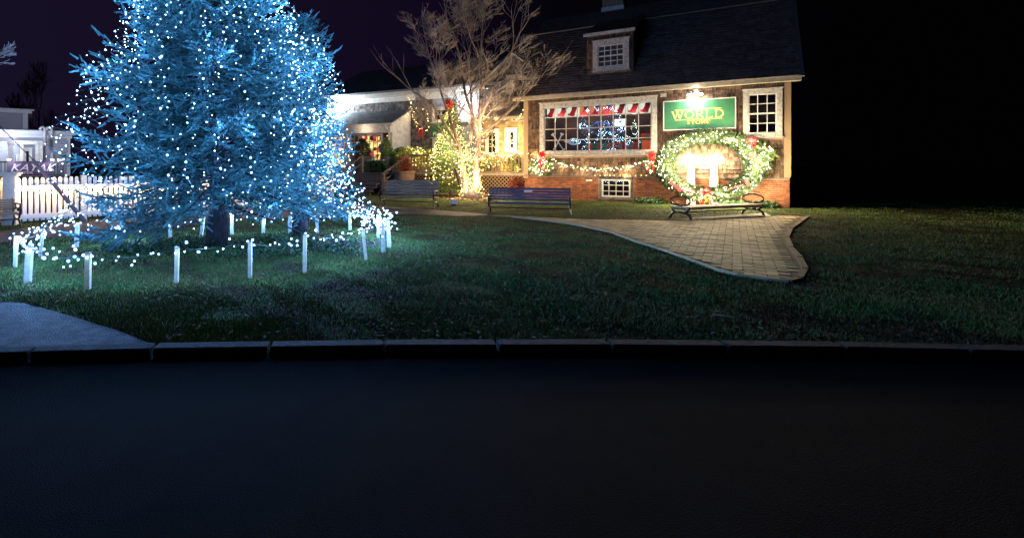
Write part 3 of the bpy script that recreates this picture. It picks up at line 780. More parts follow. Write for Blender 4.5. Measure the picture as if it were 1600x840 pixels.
# bicycle wheel
t = sthing('bicycle', 'small blue bicycle with black tyres behind the middle panes', 'bicycle', a_+cw*3.4, .42, c_)
def ring(r, rt, c, n=24, y=0): return MB().tube([(c[0]+r*math.cos(2*math.pi*k/n), y, c[1]+r*math.sin(2*math.pi*k/n)) for k in range(n+1)], rt, 5)
zz = (d_-c_)
for (cx_, cz_) in ((.10, zz*.50),(.95, zz*.28)):
    w_ = ring(.27, .028, (cx_, cz_)).build('wheel', M['blackfab'], t)
    mb = MB()
    for k_ in range(9): mb.bar((cx_,0,cz_),(cx_+.25*math.cos(k_*.7),0,cz_+.25*math.sin(k_*.7)),.005,.005)
    mb.build('spokes', M['flue'], w_)
bm = mat('blue_frame_paint', (.03,.10,.45), .35)
mb = MB(); 
for p, q in (((.10,0,zz*.5),(.42,0,zz*.66)),((.42,0,zz*.66),(.80,0,zz*.60)),((.42,0,zz*.66),(.55,0,zz*.32)),((.55,0,zz*.32),(.80,0,zz*.60)),((.80,0,zz*.60),(.95,0,zz*.28)),((.10,0,zz*.5),(.55,0,zz*.32))): mb.tube([p,q],.018,6)
mb.build('frame', bm, t)
# small trees with coloured bulbs in the window
def window_tree(uc, h, rad, label, kinds, seed, zoff=0.0):
    g = random.Random(seed); t = sthing('table_tree', label, 'christmas tree', uc, .68, c_+zoff)
    pts = []
    for i in range(520):
        z = h*(1-g.random()**.6*.96); rr = rad*(1-z/h)*(.4+.6*g.random()); a = g.random()*6.283; pts.append((rr*math.cos(a)*1, rr*math.sin(a)*.5, z))
    leaf_cloud('crown', pts, .05, 'fir_dark', t, world=False)
    MB().tube([(0,0,-.02),(0,0,h*.9)],.015,5).build('trunk', M['bark_dark'], t)
    for k_, (kd, n_) in enumerate(kinds):
        B = []
        for i in range(n_):
            z = h*(1-g.random()**.7)*.97; rr = rad*(1-z/h)+.01; a = g.uniform(3.3,6.1); B.append(S.w(uc+rr*math.cos(a), .68+rr*.5*math.sin(a), c_+zoff+z))
        light_string({5:'blue-white bulbs on the dense little tree left of centre in the window',6:'blue-white bulbs on the tree behind the white notice',7:'blue-white bulbs on the slim tree right of the white notice',8:'pale bulbs on the low tree left of the bicycle wheel'}[seed], B, kd, .0075, group='coloured bulbs in the shop window', wr=.0015, name='bulb_string')
window_tree(a_+cw*4.75, (d_-c_)*.70, .36, 'small tree dense with blue-white bulbs left of centre in the shop window', [('cool_bulb', 70)], 5)
window_tree(a_+cw*6.3, (d_-c_)*.84, .40, 'small tree with blue-white bulbs behind the white notice in the shop window', [('cool_bulb', 80)], 6)
window_tree(a_+cw*7.4, (d_-c_)*.70, .26, 'small slim tree right of the white notice in the shop window', [('cool_bulb', 50)], 7)
window_tree(a_+cw*3.45, (d_-c_)*.34, .22, 'small low tree with pale bulbs left of the bicycle wheel', [('cool_bulb', 34)], 8)
# white notice
t = sthing('notice', 'white paper notice with a dark figure taped inside the shop window', 'notice', a_+cw*6.5, .05, rowz[2]+.03)
MB().box(-.17,.17,0,.008,0,.24).build('paper', mat('white_paper', (.8,.78,.74), .7, emit=(1,.97,.9), estr=.45), t)
mb = MB(); mb.box(-.03,.02,-.004,-.001,.09,.16); mb.box(-.012,.0,-.004,-.001,.05,.1); mb.box(.02,.05,-.004,-.001,.14,.18); mb.build('print', M['blackfab'], t)
# gift boxes on the shelf
gifts = [(4.6,.30,'green box with a red ribbon left of the notice tree', 'gg'),(5.45,.27,'dark green box with red stripes under the bulbs','gg'),(6.35,.30,'red box with a green ribbon below the notice','rr'),(7.45,.30,'bright red box second from the right end of the window','rr'),(8.45,.34,'orange-red framed box in the right-hand corner of the window','oo'),(5.0,.3,'red box with a green ribbon in the middle of the shop window','rr'),(3.9,.3,'green box with a red ribbon beside the small bicycle','gg'),(6.9,.3,'dark green box between the two red boxes at the right','gg'),(8.45,.0,'small red box on top of the right-hand corner box','r2')]
gm = dict(gg=mat('green_gift', (.02,.14,.06), .4), rr=M['red'], oo=mat('orange_gift', (.7,.09,.03), .5, emit=(1,.15,.05), estr=.12), r2=M['red'])
for (ci, hh, lab, kd) in gifts:
    hz = .30 if kd != 'r2' else .18; z0_ = c_ if kd != 'r2' else c_+.40
    t = sthing('gift_box', lab, 'gift box', a_+cw*ci, .40, z0_, 'boxes standing in the shop window'); w_ = .17
    if kd == 'oo': hz = .38
    MB().box(-w_,w_,0,.22,0,hz).build('box', gm[kd], t, bevel=.006)
    rb_ = MB(); rm = M['red'] if kd == 'gg' else gm['gg']
    if kd == 'oo': rm = gm['gg']; rb_.box(-w_-.002,w_+.002,-.006,.225,hz-.035,hz+.003); rb_.box(-w_-.003,-w_+.035,-.007,.226,0,hz-.036); rb_.box(w_-.035,w_+.003,-.007,.226,0,hz-.036)
    else: rb_.box(-.02,.02,-.006,.226,0,hz+.004); rb_.box(-w_-.003,w_+.003,-.004,.224,hz*.45,hz*.45+.03)
    rb_.build('ribbon', rm, t)
window_w = wo_

# sign -----------------------------------------------------------------
s0, s1 = u_of(1038.5), u_of(1148.5); sz1, sz0 = z_of(1093,157.2), z_of(1093,201.3)
sg = sthing('shop_sign', 'green sign reading THE WORLD STORE in gold letters with a white edge', 'sign', (s0+s1)/2, -.14, (sz0+sz1)/2)
W2, H2 = (s1-s0)/2, (sz1-sz0)/2
MB().box(-W2,W2,0,.06,-H2,H2).build('board', M['sign'], sg)
mb = MB(); e_ = .028
mb.box(-W2-e_,W2+e_,-.012,.064,H2,H2+e_); mb.box(-W2-e_,W2+e_,-.012,.064,-H2-e_,-H2); mb.box(-W2-e_,-W2,-.012,.064,-H2,H2); mb.box(W2,W2+e_,-.012,.064,-H2,H2)
mb.build('edge_moulding', M['white'], sg)
def letters(mb, text, x0, x1, z0, z1, y=-.008, thick=.008, tw=.13, th=.055):
    """roman capitals drawn as strokes; widths in units of the height"""
    H = z1-z0
    wid = dict(W=1.25,O=1.0,R=.9,L=.75,D=.98,S=.68,T=.85,E=.75,H=.95,P=.75,A=.9,N=.95)
    tot = sum(wid[c] for c in text)+.16*(len(text)-1); sx_ = (x1-x0)/tot; x = x0
    def st(p, q, w):
        p = Vector((p[0],0,p[1])); q = Vector((q[0],0,q[1])); d = (q-p).normalized(); s = Vector((-d.z,0,d.x))*w/2
        mb.prism([(v.x, y-random.random()*.0008, v.z) for v in (p-s,q-s,q+s,p+s)], (0,thick,0))
    for c in text:
        w = wid[c]*sx_; A, B = tw*H, th*H; f = lambda a, b: (x+a*w, z0+b*H)
        def ser(a, b, l=.20): st((x+a*w-l*H/2, z0+b*H+(B/2 if b == 0 else -B/2)), (x+a*w+l*H/2, z0+b*H+(B/2 if b == 0 else -B/2)), B)
        def arc(cx, cz, rx, rz, a0, a1, n=14, sh=1.0):
            for k in range(n):
                t0 = R(a0+(a1-a0)*k/n); t1 = R(a0+(a1-a0)*(k+1.08)/n); tm = (t0+t1)/2
                wd = B+(A-B)*abs(math.cos(tm))**1.5
                st((x+(cx+rx*math.cos(t0))*w, z0+(cz+rz*math.sin(t0))*H), (x+(cx+rx*math.cos(t1))*w, z0+(cz+rz*math.sin(t1))*H), wd)
        if c == 'W':
            st(f(.06,1), f(.30,0), A); st(f(.30,0), f(.5,.95), B*1.2); st(f(.46,1), f(.72,0), A); st(f(.72,0), f(.95,1), B*1.2); ser(.06,1,.3); ser(.47,1,.26); ser(.95,1,.24)
        elif c == 'O': arc(.5,.5,.42,.47,0,360,26)
        elif c in 'RPDLETHN' or c == 'A':
            if c in 'RPDLEHN': st(f(.17,0), f(.17,1), A); ser(.17,0,.30); ser(.17,1,.30)
            if c in 'RP': st(f(.17,.97), f(.5,.97), B); st(f(.17,.5), f(.5,.5), B); arc(.5,.735,.30,.235,-90,90,12)
            if c == 'R': st(f(.45,.5), f(.92,.0), A)
            if c == 'D': st(f(.17,.97), f(.45,.97), B); st(f(.17,.03), f(.45,.03), B); arc(.45,.5,.45,.47,-90,90,16)
            if c in 'LE': st(f(.17,.03), f(.9,.03), B); st(f(.9,0), f(.93,.24), B*1.3)
            if c == 'E': st(f(.17,.97), f(.88,.97), B); st(f(.88,1), f(.90,.78), B*1.3); st(f(.17,.5), f(.65,.5), B)
            if c == 'T': st(f(.5,0), f(.5,1), A); st(f(.05,.97), f(.95,.97), B); st(f(.06,1), f(.04,.76), B*1.3); st(f(.94,1), f(.96,.76), B*1.3); ser(.5,0,.3)
            if c == 'H': st(f(.82,0), f(.82,1), A); ser(.82,0,.3); ser(.82,1,.3); st(f(.17,.5), f(.82,.5), B)
            if c == 'N': st(f(.17,1), f(.84,0), A); st(f(.84,0), f(.84,1), B)
            if c == 'A': st(f(.08,0), f(.48,1), B); st(f(.48,1), f(.9,0), A); st(f(.25,.35), f(.72,.35), B)
        elif c == 'S':
            arc(.5,.74,.30,.235,20,250,12); arc(.5,.27,.32,.25,-160,90,13)
        x += w+.16*sx_
gl = MB(); fx = lambda f: -W2+2*W2*f; fz = lambda f: H2-2*H2*f
letters(gl, 'WORLD', fx(.115), fx(.855), fz(.635), fz(.365))
letters(gl, 'STORE', fx(.335), fx(.665), fz(.835), fz(.705), tw=.15, th=.08)
letters(gl, 'THE', fx(.40), fx(.57), fz(.285), fz(.195), tw=.17, th=.08)
gl.box(fx(.16), fx(.82), -.008, -.001, fz(.325), fz(.311)); gl.box(fx(.16), fx(.83), -.008, -.001, fz(.678), fz(.664))
gl.build('lettering', M['gold'], sg)
# twin flood lamp over the sign
lu = (u_of(1078,-.5)+u_of(1094,-.5))/2; lz = z_of(1086,147.5,-.5)
fl = sthing('flood_light', 'twin-head flood light shining on the green shop sign', 'flood light', lu, -.5, lz)
MB().tube([(0,.48,.14),(0,.15,.12),(0,.02,.03)],.015,6).box(-.06,.06,.44,.50,.06,.20).build('bracket', M['flue'], fl)
for sx_ in (-.14, .14):
    hd = MB().lathe([(.02,.10),(.05,.07),(.07,.0),(.066,.0)], 14, c=(sx_,0,0)).build('lamp_head', M['white'], fl, smooth=True)
    mb = MB(); mb.lathe([(.055,-.03),(.062,-.003)], 12, c=(sx_,0,0)); mb.build('lens', M['flood'], hd)
p_ = S.w(lu, -.42, lz-.06)
lamp('flood_and_fill', 'SPOT', S.w(lu, -.44, lz-.06), 40, (1,.94,.80), .03, fl, aim=S.w(lu, .05, lz-.55), size=150, blend=.8)
lamp('flood_and_fill', 'POINT', S.w(lu, -.42, lz+.16), 3, (1,.93,.80), .04, fl)
# small outlet box
t = sthing('outlet_box', 'small weathered outlet box on the shingles beside the display window', 'outlet box', u_of(1037), -.04, z_of(1037,152))
MB().box(-.09,.09,-.08,.0,0,.12).build('box', M['cream'], t, bevel=.008); MB().box(-.05,.05,-.092,-.081,.02,.09).build('cover', M['flue'], t)
# brick vent plate lit
t = sthing('brick_vent', 'bright reflective plate set in the brickwork under the garland', 'vent', u_of(920.5), -.02, z_of(920,283))
MB().box(-.10,.10,-.012,.006,0,.05).build('plate', M['wax'], t); MB().box(-.085,.085,-.016,-.0125,.018,.024).build('slot', M['mortar'], t)

# ================================================================== WREATH, CANDLES, GARLANDS ON THE SHOP FRONT
def bow_mesh(c, size, tails=True, loops=6, y=0):
    mb = MB(); c = Vector(c)
    for k in range(loops):
        a = 2*math.pi*k/loops+.3; d = Vector((math.cos(a),0,math.sin(a))); s = Vector((-d.z,0,d.x)); n = 7; L = size*(.85+.25*random.random())
        pts = []
        for i in range(n):
            t = i/(n-1); pts.append((c+d*L*t, s*(size*.30*math.sin(math.pi*min(1,t*1.02))+.008), -.05*math.sin(math.pi*t)-.02))
        for i in range(n-1):
            (p, w, h), (p2, w2, h2) = pts[i], pts[i+1]
            mb.quad(p-w+Vector((0,h,0)), p2-w2+Vector((0,h2,0)), p2+Vector((0,h2*1.9,0)), p+Vector((0,h*1.9,0)))
            mb.quad(p+Vector((0,h*1.9,0)), p2+Vector((0,h2*1.9,0)), p2+w2+Vector((0,h2,0)), p+w+Vector((0,h,0)))
    mb.lathe([(.01,-.03),(size*.2,-.02),(size*.2,.02),(.01,.03)], 8, c=tuple(c+Vector((0,-.06,0))))
    if tails:
        for sx_ in (-1, 1):
            p = c+Vector((0,-.05,0)); q = c+Vector((sx_*size*.45,-.06,-size*1.2)); r_ = c+Vector((sx_*size*.8,-.03,-size*2.0)); w = Vector((size*.16,0,0))
            mb.quad(p-w,p+w,q+w,q-w); mb.quad(q-w,q+w,r_+w,r_-w)
    return mb
WS = -.24
wu = u_of(1106, WS); wz = z_of(1106, 258.5, WS)
wrx = (u_of(1177, WS)-u_of(1034, WS))/2; wrz = abs(z_of(1106,213,WS)-z_of(1106,304,WS))/2
wr = sthing('wreath', 'huge evergreen wreath full of white lights on the shingles below the green sign', 'wreath', wu, WS, wz)
pos = []; dr = []; ln = []; wb_pts = []
for i in range(7000):
    a = random.uniform(0, 2*math.pi); rr = .25*math.sqrt(random.random()); b = random.uniform(0, 2*math.pi)
    c = np.array([(wrx+rr*math.cos(b))*math.cos(a), -abs(rr*math.sin(b))*.9+.03, (wrz+rr*.85*math.cos(b))*math.sin(a)])
    d = np.array([math.cos(b)*math.cos(a)-.6*math.sin(a), -abs(math.sin(b))-.15, math.cos(b)*math.sin(a)+.6*math.cos(a)])+rng.normal(size=3)*.45
    pos.append(c); dr.append(d); ln.append(random.uniform(.07,.13))
mk('foliage', fingers_mesh('foliage', pos, dr, ln, finger_template(12, 2, .34, .09)), M['fir_wreath'], wr)
mb = MB(); mb.tube([(wrx*math.cos(a_*.2618), .06, wrz*math.sin(a_*.2618)) for a_ in range(25)], .05, 6, caps=False); mb.build('frame', M['bark_dark'], wr)
bow_mesh((-.02,-.26,-wrz+.03), .22, True, 5).build('bow', M['redbow'], wr)
bow_mesh((.0,-.31,-wrz-.07), .12, True, 6).build('bow', M['gold_cloth'], wr)
for (fx_, fz_, tx, tz) in ((-.84,-.55,-.60,-.83),(.42,-.78,.75,-.62),(-.3,-.86,-.62,-.80),(.78,-.45,.86,-.62)):
    rb_ = MB(); p = Vector((wrx*fx_,-.24,wrz*fz_*1.05)); q = Vector((wrx*tx,-.27,wrz*tz*1.05)); m_ = (p+q)/2+Vector((0,-.04,.03)); s_ = Vector((.03,0,.03))
    rb_.quad(p-s_,p+s_,m_+s_,m_-s_); rb_.quad(m_-s_,m_+s_,q+s_,q-s_); rb_.build('ribbon', M['redbow'], wr)
for k in range(3):
    B = []
    for i in range(100):
        a = 2*math.pi*(k+i/100)/3+random.uniform(-.04,.04); rr = .25*math.sqrt(random.random()); b = random.uniform(0, 2*math.pi)
        B.append(S.w(wu+(wrx+rr*math.cos(b))*math.cos(a), WS-abs(rr*math.sin(b))-.05, wz+(wrz+rr*.85*math.cos(b))*math.sin(a)))
    light_string(('white lights wound round the right half of the big wreath','white lights wound round the left-hand side of the big wreath','white lights wound round the bottom of the big wreath')[k], B, 'cream_bulb', .017, 'light strings wound on the big wreath', wr=.002, lamps=(9, 15.0), fwd=.28)
for k, (px, lab) in enumerate(((1079.5,'left of the two tall white candles inside the wreath, lit at its tip'),(1115.5,'right of the two tall white candles inside the wreath, lit at its tip'))):
    cs = -.13; u = u_of(px, cs); zt = z_of(px, 257, cs); zb = 0
    t = sthing('candle', lab, 'candle', u, cs, 0, 'tall white candles inside the wreath')
    MB().lathe([(.135,0),(.13,.02),(.115,zt*.45),(.085,zt),(.07,zt+.01)], 18).build('candle_body', M['wax'], t, smooth=True)
    MB().lathe([(.03,zt+.01),(.035,zt+.03),(.035,zt+.05)], 10).build('socket', M['gold'], t)
    MB().lathe([(.01,zt+.05),(.045,zt+.075),(.05,zt+.10),(.03,zt+.15),(.004,zt+.19)], 12).build('flame_bulb', M['flame'], t, smooth=True)
    lamp('candle_lamp', 'POINT', S.w(u, cs-.16, zt+.12), 32, (1,.83,.52), .04, t)

def bouquet(label, px, py, rx, rz, n, nb, bow_px=None, cat='garland spray', gname='evergreen sprays on the shop wall'):
    s_ = -.16; u, z = u_of(px, s_), z_of(px, py, s_)
    t = sthing('garland_spray', label, cat, u, s_, z, gname)
    pts = blob_pts((0,0,0), (rx,.16,rz), n, .1); d = pts*np.array([1,.5,1.4])+rng.normal(size=pts.shape)*.15+np.array([0,-.1,-.03])
    mk('foliage', fingers_mesh('foliage', pts, d, rng.uniform(.07,.13,n), finger_template(12,4,.34,.09)), M['fir'], t)
    if bow_px:
        bu, bz = u_of(bow_px[0], s_)-u, z_of(bow_px[0], bow_px[1], s_)-z
        bow_mesh((bu,-.16,bz), .15, True, 6).build('bow', M['redbow'], t)
        mb = MB(); 
        for k in range(2): 
            p = Vector((bu,-.20,bz-.1)); q = p+Vector((-.12+.18*k,.0,-.42-.1*k)); w = Vector((.025,0,.01)); mb.quad(p-w,p+w,q+w,q-w)
        mb.build('ribbon', M['redbow'], t)
    B = []
    for i in range(nb):
        v = rng.normal(size=3); v /= np.linalg.norm(v); q = v*np.array([rx,.2,rz])*random.random()**.35
        B.append(S.w(u+q[0], s_-abs(q[1])-.02, z+q[2]))
    light_string(label.replace('evergreen spray','warm lights in the spray').replace(' with a red bow',''), B, 'cream_bulb', .016, 'light strings in the evergreen sprays', wr=.002)
bouquet('evergreen spray with a red bow at the left corner of the display window', 846, 259, .46, .36, 560, 62, (850,242))
bouquet('evergreen spray with a red bow between the display window and the wreath', 1023, 256, .30, .40, 480, 60, (1020,242))
bouquet('evergreen spray with a red bow under the side window at the far right', 1184, 247, .40, .52, 800, 100, (1174,221))
# swag under the display window
p0, p1 = S.w(u_of(862,-.12), -.12, z_of(862,249,-.12)), S.w(u_of(1012,-.12), -.12, z_of(1012,249,-.12))
sw = sag(p0, p1, .345, 30)
t = thing('rope_garland', 'thin green rope garland hanging in a curve under the display window', 'garland', Matrix.Translation(p0))
c_pts = along(sw, .02); pos = np.array([tuple(p-p0) for p in c_pts]); d = rng.normal(size=pos.shape)
mk('foliage', fingers_mesh('foliage', pos, d, rng.uniform(.05,.08,len(pos)), finger_template(10,5,.4,.1)), M['fir'], t)
MB().tube([p-p0 for p in sw], .012, 5).build('rope', M['fir_dark'], t)
light_string('warm lights following the curved rope garland under the display window', along([p+Vector((0,-.04,-.02)) for p in sw], .06, .045), 'cream_bulb', .0145, 'strings of warm lights', wr=.002)
# line of lights under the window sill / along skirt
a0, a1 = S.w(u_of(930,-.05), -.07, ZB+.03), S.w(u_of(1010,-.05), -.07, ZB+.05)
light_string('warm lights lying along the board between shingles and brick', along([a0, a1], .16, .015), 'warm_bulb', .011, 'strings of warm lights', wr=.002)
lamp('garland_fill', 'POINT', S.w(u_of(850,-.6), -.55, z_of(850,262,-.6)), 8.4, (1,.72,.36), .12, wr)  # three fill lights added out from the wall, no lamp hangs there
lamp('garland_fill', 'POINT', S.w(u_of(935,-.7), -.8, z_of(935,268,-.7)), 9.9, (1,.76,.42), .12, wr)
lamp('garland_fill', 'POINT', S.w(u_of(1180,-.7), -.6, z_of(1180,262,-.7)), 9.3, (1,.76,.40), .12, wr)

# ================================================================== CENTRE BUILDING, PORCH, DECK
C = Frame(5.43, 20.2, -30)
cu = lambda px, s=0: C.hit(px, 258, s)[0]
cz = lambda px, py, s=0: C.hit(px, py, s)[1]
annex = thing('shingled_annex', 'grey shingled wing with white eaves, sun porch and cross gable behind the bare tree', 'building', C.m())
WSA = 3.4; AL = cu(509, 3.1); AR = cu(752, WSA)
ez = cz(651, 150.5, 3.1); et = cz(651, 139.5, 3.1); DKZ = .9
mb = MB(); mb.box(AL, AR, WSA, WSA+.2, 0, et); mb.box(AL, AL+.2, WSA+.2, 9, 0, et); mb.build('wall', M['siding_grey'], annex)
mb = MB(); field(mb, (0,WSA-.003,0), (1,0,0), (0,0,1), (0,-1,0), int((ez-DKZ)/.17)+1, .17, .09, .20, lambda v: (AL+.08, cu(676,WSA)), thick=.045, gap=.014, jitter=.015, z0=DKZ)
mb.build('shingles', M['shingle_grey'], annex)
mb = MB(); mb.box(AL-.25, AR+.3, 2.98, 3.04, ez+.12, et); mb.box(AL-.25, AR+.3, 3.04, WSA, ez+.10, ez+.13); mb.box(AL-.02, AR+.2, WSA-.08, WSA-.03, ez-.16, ez+.10)
mb.box(AL-.05, AL+.09, WSA-.07, WSA-.02, DKZ, ez-.16); mb.build('eave_trim', M['white'], annex, bevel=.008)
rs_, rz_ = C.hit_u(576, 111.5, AL+.2)
rf = MB(); e1_ = AR+2.5
rf.prism([(AL-.3,2.94,et+.01),(e1_,2.94,et+.01),(e1_,rs_,rz_),(AL-.3,rs_,rz_)], (0,.03,-.08)); rf.prism([(AL-.3,rs_+.01,rz_),(e1_,rs_+.01,rz_),(e1_,2*rs_-3,et),(AL-.3,2*rs_-3,et)], (0,-.03,-.08))
ro = rf.build('roof', M['roof_grey'], annex)
dd_ = Vector((0,rs_-2.94,rz_-et)); nn_ = Vector((0,-(rz_-et),rs_-2.94)).normalized()
mb = MB(); field(mb, (0,2.94,et+.012), (1,0,0), dd_.normalized(), nn_, int(dd_.length/.22), .22, .25, .5, lambda v: (AL-.3,e1_), thick=.015, gap=.005); mb.build('roof_shingles', M['roof_grey'], ro)
mb = MB(); mb.prism([(AL,WSA,et-.1),(AL,rs_,rz_-.1),(AL,2*rs_-WSA,et-.1)], (.15,0,0)); mb.build('gable', M['siding_grey'], annex)
print('ANNEX', AL, AR, ez, et, rs_, rz_)
# white bay to the right with green plant sign
wl, wr_ = cu(678, WSA), cu(749, WSA)
mb = MB(); zb_ = cz(700,192,WSA-.12); 
for i in range(int((ez-zb_)/.12)): mb.box(cu(700,WSA), wr_, WSA-.13, WSA-.02-.02*(i%1), zb_+i*.12+.002, zb_+i*.12+.113)
mb.build('white_siding', M['siding'], annex)
window(annex, cu(676,WSA-.1), cu(702,WSA-.1), cz(690,190,WSA-.1), cz(690,168,WSA-.1), s=WSA-.1, cols=2, rows=2, fr=.10, depth=.05, name='window')
window(annex, cu(676,WSA-.1), cu(702,WSA-.1), cz(690,246,WSA-.1), cz(690,214.5,WSA-.1), s=WSA-.1, cols=2, rows=3, fr=.10, depth=.06, name='window')
sgp = thing('plant_sign', 'dark green board lettered PLANT on the grey shingles behind the lit evergreen', 'sign', C.m(cu(688,3.2), 3.2, cz(688,203,3.2)))
w2 = (cu(703,3.2)-cu(673,3.2))/2; h2 = (cz(688,191,3.2)-cz(688,214,3.2))/2
MB().box(-w2,w2,0,.05,-h2,h2).build('board', M['sign'], sgp)
mb = MB(); mb.box(-w2-.03,w2+.03,-.01,.055,h2,h2+.03); mb.box(-w2-.03,w2+.03,-.01,.055,-h2-.03,-h2); mb.build('edge_moulding', M['white'], sgp)
def text_obj(txt, size, m_, parent, loc, shear=0.0, ext=.004, name='lettering', sx_=1.0):
    c = bpy.data.curves.new(name, 'FONT'); c.body = txt; c.size = size; c.extrude = ext; c.shear = shear; c.align_x = 'CENTER'; c.align_y = 'CENTER'; c.offset = .004*size
    o = bpy.data.objects.new(name, c); COL.objects.link(o); c.materials.append(m_); o.parent = parent; o.location = loc; o.rotation_euler = (R(90),0,0); o.scale = (sx_,1,1)
    bpy.context.view_layer.update(); me = bpy.data.meshes.new_from_object(o); me.materials.clear(); bpy.data.objects.remove(o)
    q = mk(name, me, m_, parent); q.location = loc; q.rotation_euler = (R(90),0,0); q.scale = (sx_,1,1); return q
text_obj('PLANT', .26, M['wax'], sgp, (0,-.008,-h2*.55))
# porch
PU0, PU1, PS0 = cu(478,1.5), -6.70, 1.5
pz = cz(612,191.5,1.5); pzb = cz(612,207,1.5); pzw = cz(640,171,3.35)
porch_roof = MB(); porch_roof.prism([(PU0,PS0-.22,pz-.02),(PU1+.10,PS0-.22,pz-.02),(PU1+.10,WSA-.03,pzw),(PU0,WSA-.03,pzw)], (0,.02,-.06)); po = porch_roof.build('porch_roof', M['roof_grey'], annex)
dd_ = Vector((0,WSA-.03-PS0+.22,pzw-pz+.02)); nn_ = Vector((0,-dd_.z,dd_.y)).normalized()
mb = MB(); field(mb, (0,PS0-.22,pz-.018), (1,0,0), dd_.normalized(), nn_, int(dd_.length/.16), .16, .2, .42, lambda v: (PU0,PU1+.10), thick=.014, gap=.005); mb.build('roof_shingles', M['roof_grey'], po)
mb = MB(); mb.box(PU0, PU1+.1, PS0-.24, PS0-.19, pz-.20, pz-.03); mb.box(PU0, PU1+.02, PS0-.19, PS0+.02, pzb+.0, pz-.10); mb.box(PU0, PU1+.04, PS0-.21, PS0-.17, pzb+.08, pzb+.12)
mb.bar((PU1+.06,PS0-.22,pz-.08),(PU1+.06,WSA,pzw-.06),.05,.14,(1,0,0)); mb.box(PU1-.1, PU1+.06, PS0-.06, PS0+.03, DKZ, pzb); mb.box(PU1+.0,PU1+.06,WSA-.12,WSA-.02,DKZ,pzw-.1)
mb.build('porch_trim', M['white'], annex, bevel=.006)
mb = MB(); mb.prism([(PU1-.06,PS0+.03,DKZ),(PU1-.06,PS0+.03,pz-.1),(PU1-.06,WSA-.12,pzw-.1),(PU1-.06,WSA-.12,DKZ)], (.06,0,0)); sw_ = mb.build('porch_side_wall', M['siding'], annex)
mb = MB(); field(mb, (PU1+.002,PS0+.03,0), (0,1,0), (0,0,1), (1,0,0), int((pzw-DKZ)/.16), .16, .14, .24, lambda v: (max(0,(v-pz+.1)/((pzw-pz)/(WSA-PS0))), WSA-.15-PS0), thick=.02, gap=.006, z0=DKZ); mb.build('side_shingles', mat('pale_shingle', (.62,.62,.62), .8, island=.15), sw_)
ml = bpy.data.materials.new('lit_shop_shelves'); ml.use_nodes = True; nt = ml.node_tree; nt.nodes.clear()
o_ = nt.nodes.new('ShaderNodeOutputMaterial'); em = nt.nodes.new('ShaderNodeEmission'); tcn = nt.nodes.new('ShaderNodeTexCoord'); vo = nt.nodes.new('ShaderNodeTexVoronoi'); cr = nt.nodes.new('ShaderNodeValToRGB')
vo.inputs['Scale'].default_value = 5.5; vo.distance = 'CHEBYCHEV'; nt.links.new(tcn.outputs['Object'], vo.inputs['Vector'])
sxx = nt.nodes.new('ShaderNodeSeparateColor'); nt.links.new(vo.outputs['Color'], sxx.inputs[0]); nt.links.new(sxx.outputs[0], cr.inputs['Fac'])
cr.color_ramp.interpolation = 'CONSTANT'; els = cr.color_ramp.elements; els[0].color = (.02,.01,.02,1); els[1].position = .25; els[1].color = (.45,.03,.05,1)
for p_, c_2 in ((.40,(.9,.50,.12,1)),(.58,(.10,.05,.06,1)),(.72,(1,.66,.25,1)),(.86,(.30,.12,.04,1)),(.94,(.05,.16,.12,1))): e_2 = els.new(p_); e_2.color = c_2
nt.links.new(cr.outputs['Color'], em.inputs['Color']); em.inputs['Strength'].default_value = .8; nt.links.new(em.outputs[0], o_.inputs['Surface'])
for (a, b, nc) in ((478, 537, 7), (546, 597.5, 8)):
    wq, rr = window(annex, cu(a,PS0+.05), cu(b,PS0+.05), DKZ+.12, pzb-.01, s=PS0+.05, cols=nc, rows=5, fr=.07, mun=.03, fmat=M['white'], wmat=M['cream'], back=False, name='porch_window')
    MB().box(rr[0], rr[1], PS0+.75, PS0+.78, rr[2], rr[3]).build('lit_shelves', ml, wq)
    mb = MB(); 
    for z in (DKZ+.6, DKZ+1.05, DKZ+1.5): mb.box(rr[0], rr[1], PS0+.55, PS0+.75, z, z+.03)
    mb.build('shelf', M['shop_glow'], wq)
MB().box(PU0, PU1, PS0+.03, PS0+.2, DKZ-.02, DKZ+.12).build('porch_knee_wall', M['siding_grey'], annex)
mb = MB(); mb.lathe([(.10,DKZ),(.10,DKZ+.1),(.08,DKZ+.12),(.075,pzb-.1),(.10,pzb-.06),(.10,pzb)], 14, c=(cu(541.5,PS0-.1),PS0-.1,0)); mb.build('column', M['white'], annex, smooth=True)
mb = MB(); u_ = cu(607,PS0-.15); mb.tube([(u_-.12,PS0-.26,pz-.12),(u_-.12,PS0-.26,pz-.2),(u_,PS0-.12,pz-.42),(u_,PS0-.12,DKZ+.1)], .035, 8); mb.build('downspout', M['white'], annex)
MB().box(cu(598.5,PS0), cu(603.5,PS0), PS0+.02, PS0+.045, DKZ+.1, pzb-.02).build('red_shutter', mat('dark_red_paint', (.12,.015,.02), .6), annex)
